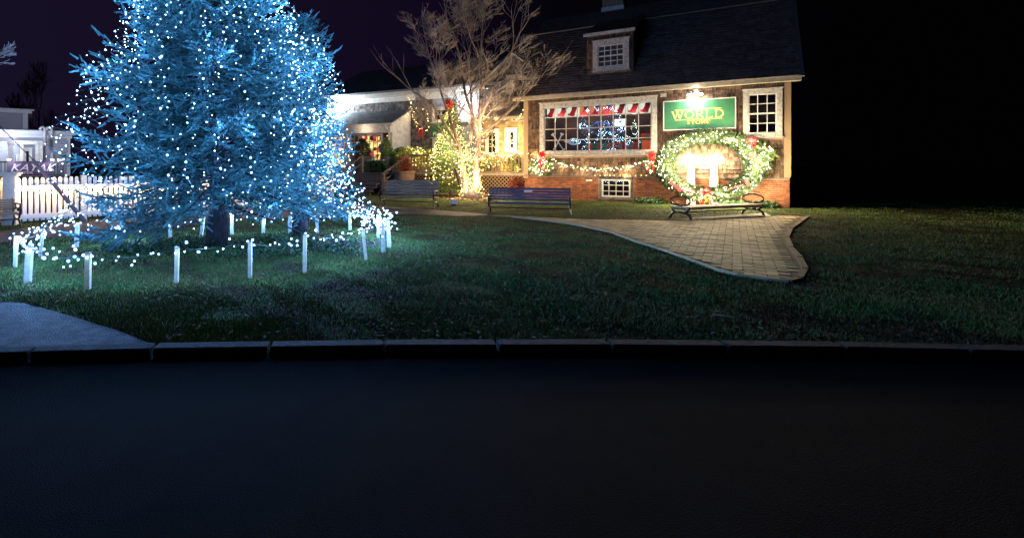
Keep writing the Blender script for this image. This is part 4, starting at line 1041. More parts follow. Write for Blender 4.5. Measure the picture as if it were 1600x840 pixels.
# cross gable at the right
GU0 = cu(749, 3.2); GU1 = cu(862, 3.2); gz0 = cz(749,137,3.2); gza = cz(803,86,3.2); gua = cu(803,3.2)
gp = [(GU0,3.2,DKZ),(GU1+.0,3.2,DKZ),(GU1,3.2,gz0),(gua,3.2,gza),(GU0,3.2,gz0)]
MB().prism(gp, (0,.2,0)).build('cross_gable', M['siding_grey'], annex)
def gr(v):
    if v <= gz0: return (GU0+.05, GU1)
    f = (v-gz0)/(gza-gz0); return (GU0+.05+(gua-GU0)*f, GU1-(GU1-gua)*f) if f < .97 else (0,0)
gwa, gwb, gwz, gwt = cu(792,3.2), cu(806,3.2), cz(799,144,3.2), cz(799,119,3.2)
mb = MB(); field(mb, (0,3.19,0), (1,0,0), (0,0,1), (0,-1,0), int((gza-DKZ)/.15), .15, .10, .2, gr, holes=[(gwa,gwb,gwz,gwt)], thick=.025, gap=.008, z0=DKZ+.0); mb.build('shingles', M['shingle_grey'], annex)
mb = MB(); sl = Vector((gua-GU0,0,gza-gz0)).normalized()
mb.bar((GU0-.25,3.0,gz0-.25*sl.z/sl.x),(gua,3.0,gza+.02),.05,.20,(0,1,0)); mb.bar((gua,3.0,gza+.02),(GU1+.2,3.0,gz0-.1),.05,.20,(0,1,0)); mb.box(GU0-.05,GU0+.08,3.08,3.16,DKZ,gz0-.1)
mb.build('rake_board', M['white'], annex)
mb = MB(); o2 = .09
mb.prism([(GU0-.3,2.95,gz0-.20),(gua,2.95,gza+.12),(gua,8,gza+.12),(GU0-.3,8,gz0-.20)], (0,0,.06)); mb.prism([(gua+.005,2.95,gza+.12),(GU1+.3,2.95,gz0-.1),(GU1+.3,8,gz0-.1),(gua+.005,8,gza+.12)], (0,0,.06)); mb.build('roof', M['roof_grey'], annex)
window(annex, gwa, gwb, gwz, gwt, s=3.12, cols=1, rows=2, fr=.12, name='window', depth=.06)
# low link to the shop
LS = 1.7; lu0, lu1 = cu(754,LS), cu(826,LS); lz_ = cz(790,188,LS-.15); 
MB().box(lu0,lu1,LS,LS+.15,DKZ,lz_).build('link_wall', M['cream'], annex)
w1 = (cu(759,LS), cu(780,LS), cz(770,243,LS), cz(770,203,LS)); w2_ = (cu(790.5,LS), cu(808.5,LS), cz(800,236,LS), cz(800,201,LS))
mb = MB(); field(mb, (0,LS-.003,0), (1,0,0), (0,0,1), (0,-1,0), int((lz_-DKZ)/.13), .13, .09, .19, lambda v: (lu0,lu1), holes=[(w1[0],w1[1],w1[2],w1[3]),(w2_[0],w2_[1],w2_[2],w2_[3])], thick=.024, gap=.007, z0=DKZ); mb.build('link_shingles', M['shingle_cream'], annex)
window(annex, *w1, s=LS-.06, cols=2, rows=3, fr=.12, name='window', depth=.05)
window(annex, *w2_, s=LS-.06, cols=1, rows=2, fr=.13, name='window', depth=.05)
mb = MB(); mb.box(w2_[0]-.02, w2_[0]+.22, LS-.10, LS-.062, w2_[2], w2_[3]); mb.build('white_shutter', M['white'], annex)
mb = MB(); mb.box(lu0-.1, lu1, LS-.30, LS-.26, lz_, lz_+.14); mb.build('link_fascia', M['cream'], annex)
mb = MB(); lz2 = cz(790,158,3.1); mb.prism([(lu0-.1,LS-.32,lz_+.13),(lu1,LS-.32,lz_+.13),(lu1,3.12,lz2),(lu0-.1,3.12,lz2)], (0,0,.05)); lr = mb.build('link_roof', M['roof_grey'], annex)
dd_ = Vector((0,3.12-LS+.32,lz2-lz_-.13)); nn_ = Vector((0,-dd_.z,dd_.y)).normalized()
mb = MB(); field(mb, (0,LS-.32,lz_+.182), (1,0,0), dd_.normalized(), nn_, int(dd_.length/.15), .15, .2, .4, lambda v: (lu0-.1,lu1), thick=.014, gap=.005); mb.build('roof_shingles', M['roof_grey'], lr)

# deck, lattice, railing, stairs
deck = thing('wooden_deck', 'weathered wooden deck with criss-cross lattice skirt and baluster railing', 'deck', C.m())
DU = cu(643); DR_ = cu(817)
mb = MB(); 
for i in range(24): mb.box(cu(440), DR_+.35, .02+i*.14, .02+i*.14+.132, DKZ-.04, DKZ)
mb.build('deck_boards', M['deck'], deck)
mb = MB(); mb.box(DU-.02, DR_+.3, -.03, .015, DKZ-.07, DKZ+.035); mb.box(DU-.04, DU+.06, -.02, .06, 0, DKZ-.07); mb.box(DU, DR_+.3, -.03, .01, .0, .06)
mb.build('deck_edge', M['cream'], deck)
lat = MB(); st_ = .155; zt_ = DKZ-.08; zb2 = .05
nlat = int((DR_+.3-DU+1)/st_)+8
for k in range(-7, nlat):
    for sg_, yy in ((1,-.012),(-1,-.001)):
        x0 = DU+k*st_; H_ = zt_-zb2
        if sg_ == 1: p = [x0, zb2]; q = [x0+H_, zt_]
        else: p = [x0+H_, zb2]; q = [x0, zt_]
        lo, hi = DU+.05, DR_+.28
        a, b = (p, q) if p[0] < q[0] else (q, p)
        if b[0] < lo or a[0] > hi: continue
        def cut(x): return a[1]+(b[1]-a[1])*(x-a[0])/(b[0]-a[0])
        A2 = [max(a[0],lo), cut(max(a[0],lo))]; B2 = [min(b[0],hi), cut(min(b[0],hi))]
        lat.bar((A2[0],yy,A2[1]),(B2[0],yy,B2[1]),.010,.030,(0,1,0)) if False else lat.bar((A2[0],yy,A2[1]),(B2[0],yy,B2[1]),.028,.009,(0,1,0))
lat.build('lattice', M['tan'], deck)
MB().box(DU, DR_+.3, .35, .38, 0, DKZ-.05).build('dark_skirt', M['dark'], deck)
def railing(parent, u0, u1, s, z0, z1, mt):
    mb = MB(); mb.box(u0, u1, s-.06, s+.06, z1-.045, z1); mb.box(u0, u1, s-.025, s+.025, z1-.11, z1-.046); mb.box(u0, u1, s-.025, s+.025, z0+.05, z0+.10); mb.build('rail', mt, parent)
    mb = MB(); n = int((u1-u0)/.15)
    for i in range(1, n): x = u0+(u1-u0)*i/n; mb.box(x-.022, x+.022, s-.021, s+.021, z0+.10, z1-.11)
    mb.build('balusters', mt, parent)
    n = max(1, round((u1-u0)/2.4))
    for i in range(n+1):
        x = u0+(u1-u0)*i/n; MB().box(x-.05, x+.05, s-.05, s+.05, z0, z1-.046).build('post', mt, parent)
RZ = cz(700,240.5,.08)
railing(deck, cu(634,.08), cu(817,.08), .08, DKZ, RZ, M['deck'])
stairs = thing('stairs', 'broad wooden steps with sloping handrails leading up to the deck', 'stairs', C.m())
sa, sb = cu(490,-.3), cu(603,-.3); n = 6; tread = .27
mb = MB()
for i in range(n):
    z = DKZ*(n-1-i+.999)/n-.002; s_ = -.02-tread*(i+1)
    mb.box(sa, sb, s_-.03, s_+tread, z-.04-(.0), z-.0); mb.box(sa+.02, sb-.02, s_+.01, s_+.04, z-DKZ/n, z-.042)
mb.build('steps', M['deck'], stairs)
for nm_u, lp in ((cu(637,-.05), (cu(637,-.05), -.05, cz(636,243,-.05), cu(598,-1.5), -1.5, cz(597,272,-1.5))), (0, (cu(566,-.05), -.05, cz(566,243,-.05), cu(526,-1.5), -1.5, cz(526,274,-1.5)))):
    u0_, s0_, z0_, u1_, s1_, z1_ = lp
    MB().bar((u0_,s0_,z0_),(u1_,s1_,z1_),.10,.05).build('handrail', M['deck'], stairs)
    MB().bar((u0_,s0_,z0_-.35),(u1_,s1_,z1_-.30),.05,.05).build('lower_rail', M['deck'], stairs)
    for f in (0.02, .5, .97):
        x, s_, z = u0_+(u1_-u0_)*f, s0_+(s1_-s0_)*f, z0_+(z1_-z0_)*f
        MB().box(x-.06, x+.06, s_-.06, s_+.06, max(0, DKZ*(1-f)-.2), z-.02).build('post', M['deck'], stairs)
# planters, urn, shrubs around the deck
ur = thing('urn_planter', 'round terracotta planter with beaded foot left of the deck', 'planter', C.w(cu(633,-.9), -.9, 0))
uz = lambda py: cz(633, py, -.9)
MB().lathe([(.30,0),(.32,uz(294)),(.26,uz(293)+.01),(.27,uz(288)),(.35,uz(286)),(.40,uz(276)),(.39,uz(270.5)),(.43,uz(269.5)),(.43,uz(267.2)),(.38,uz(267.2)),(.36,uz(269))], 26).build('pot', M['terracotta'], ur, smooth=True)
mb = MB()
for k in range(26): a = k*2*math.pi/26; mb.lathe([(.008,-.035),(.035,-.02),(.042,0),(.035,.02),(.008,.035)], 7, c=(.33*math.cos(a),.33*math.sin(a),uz(289)))
mb.build('beading', M['wax'], ur, smooth=True)
b_ = C.w(cu(633,-.9), -.9, uz(268)); pl_ = thing('red_plant', 'bushy rust-red plant in the terracotta planter', 'plant', b_)
pp = [(random.gauss(0,.17), random.gauss(0,.17), abs(random.gauss(0,.32))) for _ in range(1500)]; pp = [(x*(1-z*.5),y*(1-z*.5),z) for x,y,z in pp]
leaf_cloud('foliage', pp, .06, 'redleaf', pl_, world=False, aspect=.25)
mb = MB()
for k in range(14): a = k*.7; mb.tube([(0,0,-.02),(.12*math.cos(a),.12*math.sin(a),.35),(.2*math.cos(a),.2*math.sin(a),.62)],.007,4)
mb.build('stem', M['redleaf'], pl_)
def boxwood(label, px, py0, py1, hw, s, pot=True, n=2600, m_='fir_dark', cone=.45):
    u = cu(px, s); z0 = cz(px, py0, s); z1 = cz(px, py1, s); h = z1-z0
    t = thing('potted_evergreen', label, 'potted shrub', C.m(u, s, DKZ))
    pts = []
    for i in range(n):
        f = random.random(); r = hw*(math.sin(math.pi*min(1,f*.85+.12))**.6)*(1-cone*f)*(.55+.45*random.random())*(1+.15*math.sin(f*20)); a = random.random()*6.283; pts.append((r*math.cos(a), r*math.sin(a), z0-DKZ+h*f))
    leaf_cloud('foliage', pts, .065, m_, t, world=False, aspect=.3)
    MB().tube([(0,0,.1),(0,0,z0-DKZ+h*.8)],.03,6).build('stem', M['bark_dark'], t)
    if pot: MB().lathe([(hw*.6,0),(hw*.75,.02),(hw*.85,z0-DKZ+.08),(hw*.8,z0-DKZ+.08),(hw*.75,z0-DKZ+.04)], 4 if pot == 'sq' else 18).build('pot', M['lead'], t)
boxwood('dark rounded evergreen in a tall grey planter before the lit porch window', 567, 247, 217, .48, .55)
boxwood('narrow dark evergreen at the right corner of the sun porch', 603, 248, 216, .34, .8, m_='fir')
t = thing('hanging_garland', 'green looped garland in front of the porch below a white shelf', 'garland', C.m(cu(588,.3), .3, cz(588,252,.3)))
pts = []
for i in range(900):
    a = random.random()*math.pi; cx_ = random.choice((-.32,0,.32)); pts.append((cx_+.24*math.cos(a)+random.gauss(0,.035), random.gauss(0,.05), -.5+.5*math.sin(a)+random.gauss(0,.035)))
leaf_cloud('foliage', pts, .06, 'fir', t, world=False)
MB().box(-.42,.42,-.1,.1,.02,.07).build('shelf', M['white'], t)
MB().box(-.42,.42,.12,.16,-.62,.02).build('panel', M['dark'], t)
shrub('big bright green shrub lit from within beside the deck railing', C.w(cu(648,1.1),1.1,DKZ), (1.05,.8,.58), 5200, .085, 'leaf')
shrub('tall loose green shrub at the porch side wall', C.w(cu(628,1.3),1.3,DKZ), (.55,.5,.62), 2200, .08, 'fir')
shrub('yellow-green bush on the deck right of the bare tree trunk', C.w(cu(760,.7),.7,DKZ), (.60,.5,.32), 2400, .08, 'leaf')
shrub('amber-leaved bush on the deck at the shop corner', C.w(cu(803,.6),.6,DKZ), (.42,.4,.36), 1800, .08, 'leaf')
shrub('brown dry bush at the lattice beside the shop corner', C.w(cu(806,-.35),-.35,0), (.32,.2,.40), 900, .07, 'redleaf')
# small things on the deck
for (px, w_, h_, lab, mm) in ((775,.14,.34,'narrow wooden crate on the deck behind the railing, left one','tan'),(791,.17,.40,'wider wooden crate on the deck nearest the shop corner','gold')):
    t = thing('wooden_crate', lab, 'crate', C.m(cu(px,.45),.45,DKZ), 'crates on the deck'); mb = MB()
    for k in range(4): mb.box(-w_,w_,-.15,-.13,.02+k*h_/4,.02+(k+.8)*h_/4); mb.box(-w_,w_,.13,.15,.02+k*h_/4,.02+(k+.8)*h_/4)
    mb.build('slats', M[mm], t); mb = MB()
    for sx_ in (-1,1): mb.box(sx_*w_-.02,sx_*w_+.02,-.13,.13,0,h_)
    mb.build('side_panel', M[mm], t)
# base planting at the shop
for (px, rx, lab) in ((1016,.55,'low dark shrub at the foot of the brickwork left of the wreath'),(1150,.50,'low dark shrub at the foot of the brickwork right of the wreath'),(1190,.55,'low dark shrub at the brick base under the side window')):
    shrub(lab, S.w(u_of(px,-.35), -.35, 0), (rx,.22,.10), 900, .05, 'fir_dark', stem=False)
# warm light strings around centre
def cpt(px, py, s): return C.w(cu(px,s), s, cz(px,py,s))
light_string('warm lights hanging from the annex eave beside the porch', along([cpt(636,153,3.0),cpt(642,158,3.0),cpt(645,178,3.0),cpt(649,192,3.0),cpt(656,202,3.0),cpt(668,203,3.0)], .14, .07), 'warm_bulb', .018, 'strings of warm lights')
light_string('warm lights looped over the shingles right of the porch', along([cpt(640,170,3.0),cpt(655,170,3.0),cpt(668,172,3.0),cpt(669,200,3.0)], .2, .06), 'warm_bulb', .0165, 'strings of warm lights')
light_string('warm lights running down the white gable behind the tree', along([cpt(762,138,2.9),cpt(768,150,2.9),cpt(776,165,2.9)], .16, .03), 'warm_bulb', .0165, 'strings of warm lights')
light_string('warm lights along the low eave between gable and shop', along([cpt(752,196,1.3),cpt(765,182,1.3),cpt(790,188,1.3),cpt(812,186,1.3),cpt(818,168,1.3),cpt(820,158,1.3)], .13, .05), 'warm_bulb', .018, 'strings of warm lights')
light_string('warm lights draped in loops along the deck railing', along([cpt(757,238,-.02),cpt(775,243,-.02),cpt(790,245,-.02),cpt(806,238,-.02),cpt(818,240,-.02)], .035, .05), 'warm_bulb', .017, 'strings of warm lights')
light_string('warm lights on the railing left of the bare tree', along([cpt(676,240,-.05),cpt(700,239,-.05),cpt(728,240,-.05)], .035, .06), 'warm_bulb', .017, 'strings of warm lights')
light_string('warm lights lying along the lattice left of the bare tree trunk', along([cpt(687,274,-.1),cpt(700,277,-.1),cpt(715,275,-.1)], .06, .04), 'warm_bulb', .0165, 'strings of warm lights')
light_string('warm lights along the shingles from deck corner to first spray', along([S.w(-.1,-.08,z_of(815,240,-.05)), S.w(u_of(848,-.08),-.10,z_of(848,242,-.05))], .09, .03), 'warm_bulb', .014, 'strings of warm lights')
for (px, py, s_, n_) in ((658,206,2.95,'red bow at the foot of the hanging lights beside the porch'),):
    t = thing('ribbon_bow', n_, 'bow', C.m(cu(px,s_), s_, cz(px,py,s_))); bow_mesh((0,0,0), .18, True, 6).build('loops', M['redbow'], t); MB().lathe([(.01,-.03),(.04,0),(.01,.03)], 8, c=(0,-.1,0)).build('knot', M['red'], t)
light_string('warm lights threaded through the bright green shrub', [C.w(cu(random.uniform(640,676),.4), random.uniform(.1,.6), DKZ+random.uniform(.3,1.15)) for _ in range(46)], 'warm_bulb', .013, 'strings of warm lights', wr=.0015)
light_string('warm lights tangled in the yellow-green bush right of the trunk', [C.w(cu(random.uniform(750,812),.2), random.uniform(-.05,.5), DKZ+random.uniform(.15,.95)) for _ in range(60)], 'warm_bulb', .013, 'strings of warm lights', wr=.0015)
light_string('warm lights spread over the cream shingles by the link door', [C.w(cu(random.uniform(757,812),1.4), 1.35, cz(785,random.uniform(192,236),1.4)) for _ in range(34)], 'warm_bulb', .014, 'strings of warm lights', wr=.0015)
el = thing('eave_light', 'small cool-white light under the eave between annex and white gable', 'wall light', C.m(cu(724,3.0), 3.0, cz(724,150,3.0)))
MB().lathe([(.02,.10),(.07,.05),(.09,-.01),(.08,-.02)], 12).build('lamp_head', M['flue'], el); MB().lathe([(.07,-.035),(.075,-.021)], 12).build('lens', M['cool_bulb'], el)
lamp('eave_lamp', 'POINT', C.w(cu(724,2.6), 2.6, cz(724,158,2.6)), 42, (.88,.94,1), .08, el)
# flood light at the annex corner
fl = thing('corner_flood_light', 'dazzling cool-white flood light under the annex eave beside the spruce', 'flood light', C.m(cu(514,2.9), 2.9, cz(514,166,2.9)))
MB().lathe([(.03,.12),(.10,.06),(.13,-.02),(.12,-.03)], 14).build('lamp_head', M['flue'], fl); MB().lathe([(.115,-.045),(.118,-.031)], 14).build('lens', M['flood_cool'], fl)
MB().tube([(0,0,.1),(0,.2,.2),(0,.45,.2)], .02, 6).build('bracket', M['flue'], fl)
lamp('flood_and_fill', 'POINT', C.w(cu(516,2.7), 2.45, cz(514,166,2.7)-.12), 430, (.80,.92,1), .10, fl)
lamp('flood_and_fill', 'POINT', C.w(cu(566,1.0), .9, 3.0), 6, (1,.75,.5), .10, annex)  # warm fill added in front of the porch, no fixture here

# ================================================================== BARE TREE WITH WARM LIGHTS, SMALL LIT EVERGREEN
BT = G(737, 311.5); dT = BT.y
def rel(px, py, dd=0): return P(px, py, dT+dd)-BT
trunksB = [
 ([rel(730,309), rel(727,296), rel(724,270,.1), rel(719,235,.1), rel(708,200,.15), rel(700,175,.2)], .13, .045, None, 1.5, 7),
 ([rel(742,309), rel(745,290,-.1), rel(744,262,-.1), rel(748,228,-.1), rel(749,190,-.1), rel(751,150,-.1)], .15, .055, Vector((.12,.0,1)), 1.7, 7),
 ([rel(748,225,-.1), rel(742,190,-.2), rel(728,150,-.2), rel(722,120,-.1)], .07, .042, Vector((-.2,-.1,1)), 1.55, 6),
 ([rel(750,215,-.1), rel(770,196,.2), rel(790,178,.4), rel(805,160,.5)], .06, .035, Vector((.9,.1,.5)), 1.4, 6),
 ([rel(724,250,.1), rel(712,222,-.3), rel(690,185,-.5), rel(672,160,-.6)], .055, .032, Vector((-.8,-.2,.55)), 1.4, 6),
 ([rel(749,190,0), rel(765,150,-.4), rel(785,110,-.5)], .05, .035, Vector((.5,-.2,.9)), 1.4, 5),
 ([rel(735,225,0), rel(738,180,.5), rel(735,130,.6)], .06, .04, Vector((.0,.2,1)), 1.5, 5),
]
bt = bare_tree('leafless many-stemmed tree with warm lights spiralling up its trunks', BT, trunksB, 6, 'bark_pale', 21, spread=.50, tip=.0042, up=.10, ratio=.70, layered=.45, nk=3, cull=lambda p: p.z > 2.2 and (lambda a, q: q > 1+.16*math.sin(a*11)+.10*math.sin(a*23+1))(math.atan2(p.z-4.3, p.x-3.60), math.hypot((p.x-3.65)/2.95, (p.z-4.5)/3.9)))
mb = MB(); mb.tube([rel(722,296), rel(717,280), rel(711,263)], [.09,.07,.05], 8); mb.lathe([(.42,0),(.38,.10),(.28,.22),(.2,.30),(.12,.36)], 14)
mb.build('stump', M['bark'], bt, smooth=True)
def helix(a, b, r0, r1, turns, n, jit=.03):
    a, b = Vector(a), Vector(b); out = []
    for i in range(n):
        t = i/(n-1); ang = turns*2*math.pi*t; r = r0+(r1-r0)*t; out.append(a.lerp(b,t)+Vector((r*math.cos(ang)+random.uniform(-jit,jit), r*math.sin(ang)+random.uniform(-jit,jit), random.uniform(-jit,jit))))
    return out
light_string('warm lights spiralling up the left-hand stem of the bare tree', helix(BT+rel(729,300), BT+rel(722,235), .24, .17, 9, 90), 'warm_bulb', .016, 'light strings on the bare tree')
light_string('warm lights spiralling up the right-hand stem of the bare tree', helix(BT+rel(742,302), BT+rel(747,210), .26, .18, 10, 96), 'warm_bulb', .016, 'light strings on the bare tree')
light_string('warm lights wound thickly round the base of the bare tree', helix(BT+rel(735,304), BT+rel(734,280), .46, .30, 5, 70, .08), 'warm_bulb', .016, 'light strings on the bare tree')
light_string('warm lights scattered through the middle fork of the bare tree', [BT+rel(random.gauss(735,22), random.uniform(175,262), random.uniform(-.6,.6)) for _ in range(85)], 'warm_bulb', .0135, 'light strings on the bare tree')
EV = Vector((705-600, 0, 0)); dE = 20.0; EV = Vector((105/800*dE, dE, 0))
rE = lambda z, az: max(.1, 1.05*min(1, (3.75-z)/2.9)*(1 if z > .7 else .8))
conifer('small evergreen dense with warm lights beside the bare tree, red bow on top', EV, rE, .35, 3.7, 190, .07, name='evergreen_tree', fl=(.07,.11), seed=9, matn='fir', density=.11, droop=.2, barkm='bark_dark')
t = thing('ribbon_bow', 'red bow on the tip of the small lit evergreen', 'bow', EV+Vector((-.10,-.15,3.62))); bow_mesh((0,0,0), .20, True, 6).build('loops', M['redbow'], t); MB().lathe([(.01,-.03),(.04,0),(.01,.03)], 8, c=(0,-.1,0)).build('knot', M['red'], t)
for k, lab in enumerate(('warm lights on the top third of the small evergreen','warm lights on the middle of the small evergreen, left side','warm lights on the middle of the small evergreen, right side','warm lights round the lower skirt of the small evergreen')):
    B = []
    for i in range(96):
        z = (random.uniform(2.4,3.6), random.uniform(1.5,2.5), random.uniform(1.4,2.4), random.uniform(.5,1.5))[k]
        a = random.uniform(math.pi*1.0, math.pi*2.0); 
        if k == 1: a = random.uniform(math.pi*.9, math.pi*1.5)
        if k == 2: a = random.uniform(math.pi*1.5, math.pi*2.1)
        r_ = rE(z,0)*random.uniform(.8,1.08); B.append(EV+Vector((r_*math.cos(a), r_*math.sin(a), z)))
    light_string(lab, B, 'warm_bulb', .0135, 'light strings on the small evergreen', wr=.002)
lamp('warm_fill', 'POINT', BT+Vector((.1,-.55,.75)), 56.7, (1,.72,.36), .15, bt)  # these five are added fill lights for twigs, deck and annex
lamp('warm_fill', 'POINT', BT+Vector((-.6,.3,1.9)), 105.3, (1,.74,.40), .2, bt)
lamp('warm_fill', 'POINT', BT+Vector((.4,-.9,2.6)), 81.0, (1,.70,.42), .2, bt)
lamp('warm_fill', 'POINT', C.w(cu(790,.9), .75, 1.9), 64.8, (1,.74,.38), .15, deck)
lamp('warm_fill', 'POINT', C.w(cu(660,1.1), .3, 2.3), 18, (1,.82,.5), .15, deck)
# white box lamp on the lawn
wbp = G(709, 320.5); t = thing('ground_spotlight', 'small white box spotlight standing on the grass by the bare tree', 'spotlight', wbp)
MB().box(-.11,.11,-.08,.08,.03,.19).build('housing', M['siding'], t, bevel=.02); MB().box(-.05,.05,-.04,.04,0,.03).build('foot', M['wire'], t); MB().box(-.08,.08,-.09,-.081,.055,.165).build('lens', M['wax'], t)

# ================================================================== BIG SPRUCE
T1 = G(339, 384); T1.z = 0
prof = [(z, r*.95) for z, r in [(.15,1.55),(.45,1.75),(.8,2.0),(1.2,2.15),(1.93,2.08),(2.6,1.86),(3.08,1.60),(3.83,1.22),(5.0,.72),(6.2,.12),(6.5,.05)]]
def r1(z, az):
    v = np.interp(z, [p[0] for p in prof], [p[1] for p in prof])
    v *= 1+.07*math.sin(az*3+z*2)+.05*math.sin(az*7+z*5)
    if z > 1.1: v *= 1-.09*max(0, math.cos(az))
    if z < .95 and math.sin(az) > -.2 and False: v *= .7
    return v
SP = conifer('huge blue spruce wrapped in blue-white lights inside the ring of stakes', T1, r1, .62, 6.3, 330, .155, fl=(.10,.165), seed=4, density=.095, droop=.36, clump=.42, zmin=lambda az: .12 if 3.0 < az % 6.2832 < 4.15 else .62)
print('fingers', SP[1])
T2 = G(468, 367); T2.z = 0
prof2 = [(.4,.9),(.7,1.1),(1.3,1.0),(2.2,.75),(3.0,.62),(3.9,.12)]
r2_ = lambda z, az: np.interp(z, [p[0] for p in prof2], [p[1] for p in prof2])*(1+.08*math.sin(az*4+z*3))
SP2 = conifer('smaller thin spruce standing just right of and behind the huge blue spruce', T2, r2_, .62, 3.8, 150, .13, fl=(.08,.13), seed=8, density=.095, zmin=lambda az: .22, droop=.42, trunk_top=3.7)
print('fingers2', SP2[1])
n_str = 36
sides = {0:'on the front', 1:'on the right flank', 2:'on the back', 3:'on the left flank'}
for k in range(n_str):
    a = -math.pi/2+ (k-n_str/2)/n_str*2*math.pi*.98; 
    kq = 'front left' if -math.pi*1.0 < a < -math.pi*.62 else ('front' if a < -math.pi*.38 and a > -math.pi*.62 else ('front right' if -math.pi*.38 <= a < 0 else 'back'))
    B = []; z = 5.9; amp = random.uniform(.02,.05); ph = random.random()*6
    while z > random.uniform(.35,.9):
        aa = a+.05*math.sin(z*2.2+ph)+random.uniform(-.035,.035); r_ = r1(z, aa)*(random.uniform(.86,1.05))*.985
        B.append(T1+Vector((r_*math.cos(aa), r_*math.sin(aa), z+random.uniform(-.03,.03)))); z -= random.uniform(.055,.115)
    light_string(f'blue-white lights hanging down the {kq} of the huge spruce', B, 'blue_bulb', .0098, 'light strings hung down the huge spruce', wr=.0025, rv=.5)
for k in range(12):
    a = -math.pi/2+(k-6)/12*2*math.pi*.8; B = []; z = 3.5
    while z > .55:
        aa = a+random.uniform(-.08,.08); r_ = r2_(z,aa)*random.uniform(.85,1.1); B.append(T2+Vector((r_*math.cos(aa), r_*math.sin(aa), z))); z -= random.uniform(.06,.12)
    light_string('blue-white lights hanging down the '+('front' if -2.36 < a < -.79 else ('right side' if -.79 <= a < .4 else ('left side' if a < -2.36 else 'back')))+' of the smaller spruce', B, 'blue_bulb', .011, 'light strings hung down the smaller spruce', wr=.0025, rv=.3)
# inner lights wound on the trunk
light_string('blue-white lights wound up the trunk of the huge spruce', helix(T1+Vector((0,0,.5)), T1+Vector((0,0,3.6)), .20, .12, 8, 70), 'blue_bulb', .013, 'light strings wound on the spruce trunks')

# stakes -------------------------------------------------------------------
SK_ = [ # base px, top px, label
 ((24,417),(25.5,369),'white stake at the far left end of the ring'),
 ((43,442),(46.6,385),'thick white stake at the near left bend of the ring'),
 ((137,452),(138,395),'pale stake nearest the viewer, left of the spruce trunk'),
 ((275.6,443),(277,386.7),'thin pale stake on the near side just left of the spruce trunk'),
 ((390.7,434),(390.7,377),'thin pale stake on the near side just right of the spruce trunk'),
 ((476,426),(476.7,366),'thin pale stake on the near side in front of the smaller spruce'),
 ((571.8,405.8),(567,358),'leaning white stake on the near side at the right end of the ring'),
 ((599,394.7),(598.5,351),'white stake at the right end, middle of the three side by side'),
 ((608.3,386.6),(605.6,343),'rightmost white stake of the ring'),
 ((591,371.4),(591,337),'bright white stake at the right end, furthest back of the close group'),
 ((547,359),(546,329),'white stake on the far side, under the dense cluster of lights'),
 ((495.7,363.3),(495,339),'white stake on the far side just right of the smaller trunk'),
 ((452.8,364.3),(452.8,337),'white stake on the far side just left of the smaller trunk'),
 ((411,365),(412.4,338),'white stake on the far side midway between the two trunks'),
 ((362.4,365.8),(362.7,335),'white stake on the far side just right of the big trunk'),
 ((314.5,369.6),(317.7,338.4),'leaning white stake on the far side just left of the big trunk'),
 ((266,371.5),(266,346.5),'white stake on the far side left of the leaning one'),
 ((182.6,377),(184,353),'short white stake on the far side under the drooping branches'),
 ((119,385.7),(121.5,348),'white stake on the far left side by the foot of the fence'),
 ((62.7,400.5),(67.5,357.7),'leaning white stake on the left side, second from the far left end'),
]
tops = []
for (bp, tp, lab) in SK_:
    b = G(*bp); tp_ = P(tp[0], tp[1], b.y); tops.append(tp_)
    t = thing('stake', lab, 'stake', b, 'stakes holding the ring of lights')
    w = .042 if bp[1] > 395 and bp[0] not in (43,137) else .055
    if bp[0] == 43: w = .065
    d = tp_-b; ax = d.normalized()
    rz = Matrix.Rotation(random.uniform(-.3,.3), 4, 'Z'); mt_ = Matrix(((1,0,ax.x,0),(0,1,ax.y,0),(0,0,ax.z,0),(0,0,0,1)))@rz
    mb = MB(); L = d.length; mb.box(-w/2,w/2,-w/3,w/3,-.05,L-.01,mt_); mb.build('post', M['stake'], t, bevel=.003)
    if bp[1] > 400: lamp('bulb_fill', 'POINT', tp_+Vector((.10,-.28,-.02)), 1.1, (.35,.6,1), .03, t)  # added light for the stake's near face, no bulb at this spot
    MB().box(-w*.42,w*.42,-w*.28,w*.28,L-.0095,L+.006,mt_).build('cut_top', M['cream'], t)
def ring_string(ids, label, jit=.05, step=.085, s=.05, r=.0135, extra=0):
    wires = []; B = []
    for a, b in zip(ids, ids[1:]):
        pts = sag(tops[a]-Vector((0,0,.02)), tops[b]-Vector((0,0,.02)), s*random.uniform(.4,1.3), 8); wires.append(pts)
        B += along(pts, step, jit, jit*.8)
        if extra: B += along(pts, step/extra, jit*2.2, jit*2)
    return light_string(label, B, 'blue_bulb', r, 'light strings along the stakes', wire=wires, wr=.005, fwd=.12, lamps=(10, 5.0))
ring_string([0,1,2], 'blue-white lights along the stakes at the near left end', extra=1.2, jit=.06, r=.014)
ring_string([2,3,4,5], 'blue-white lights along the front stakes before the spruce', step=.10, jit=.05, extra=.35)
ring_string([5,6,7,8], 'blue-white lights along the near right stakes', step=.09, extra=.7)
ring_string([8,9,10], 'blue-white lights in the dense tangle at the right end of the ring', jit=.08, step=.05, extra=2.0, r=.016)
ring_string([10,11,12,13], 'blue-white lights on the far stakes behind the smaller spruce', step=.10, extra=.5)
ring_string([13,14,15,16], 'blue-white lights on the far stakes behind the big trunk', step=.11, extra=.4)
ring_string([16,17,18,19,0], 'blue-white lights on the far left stakes below the fence', step=.10, extra=.9, jit=.06)
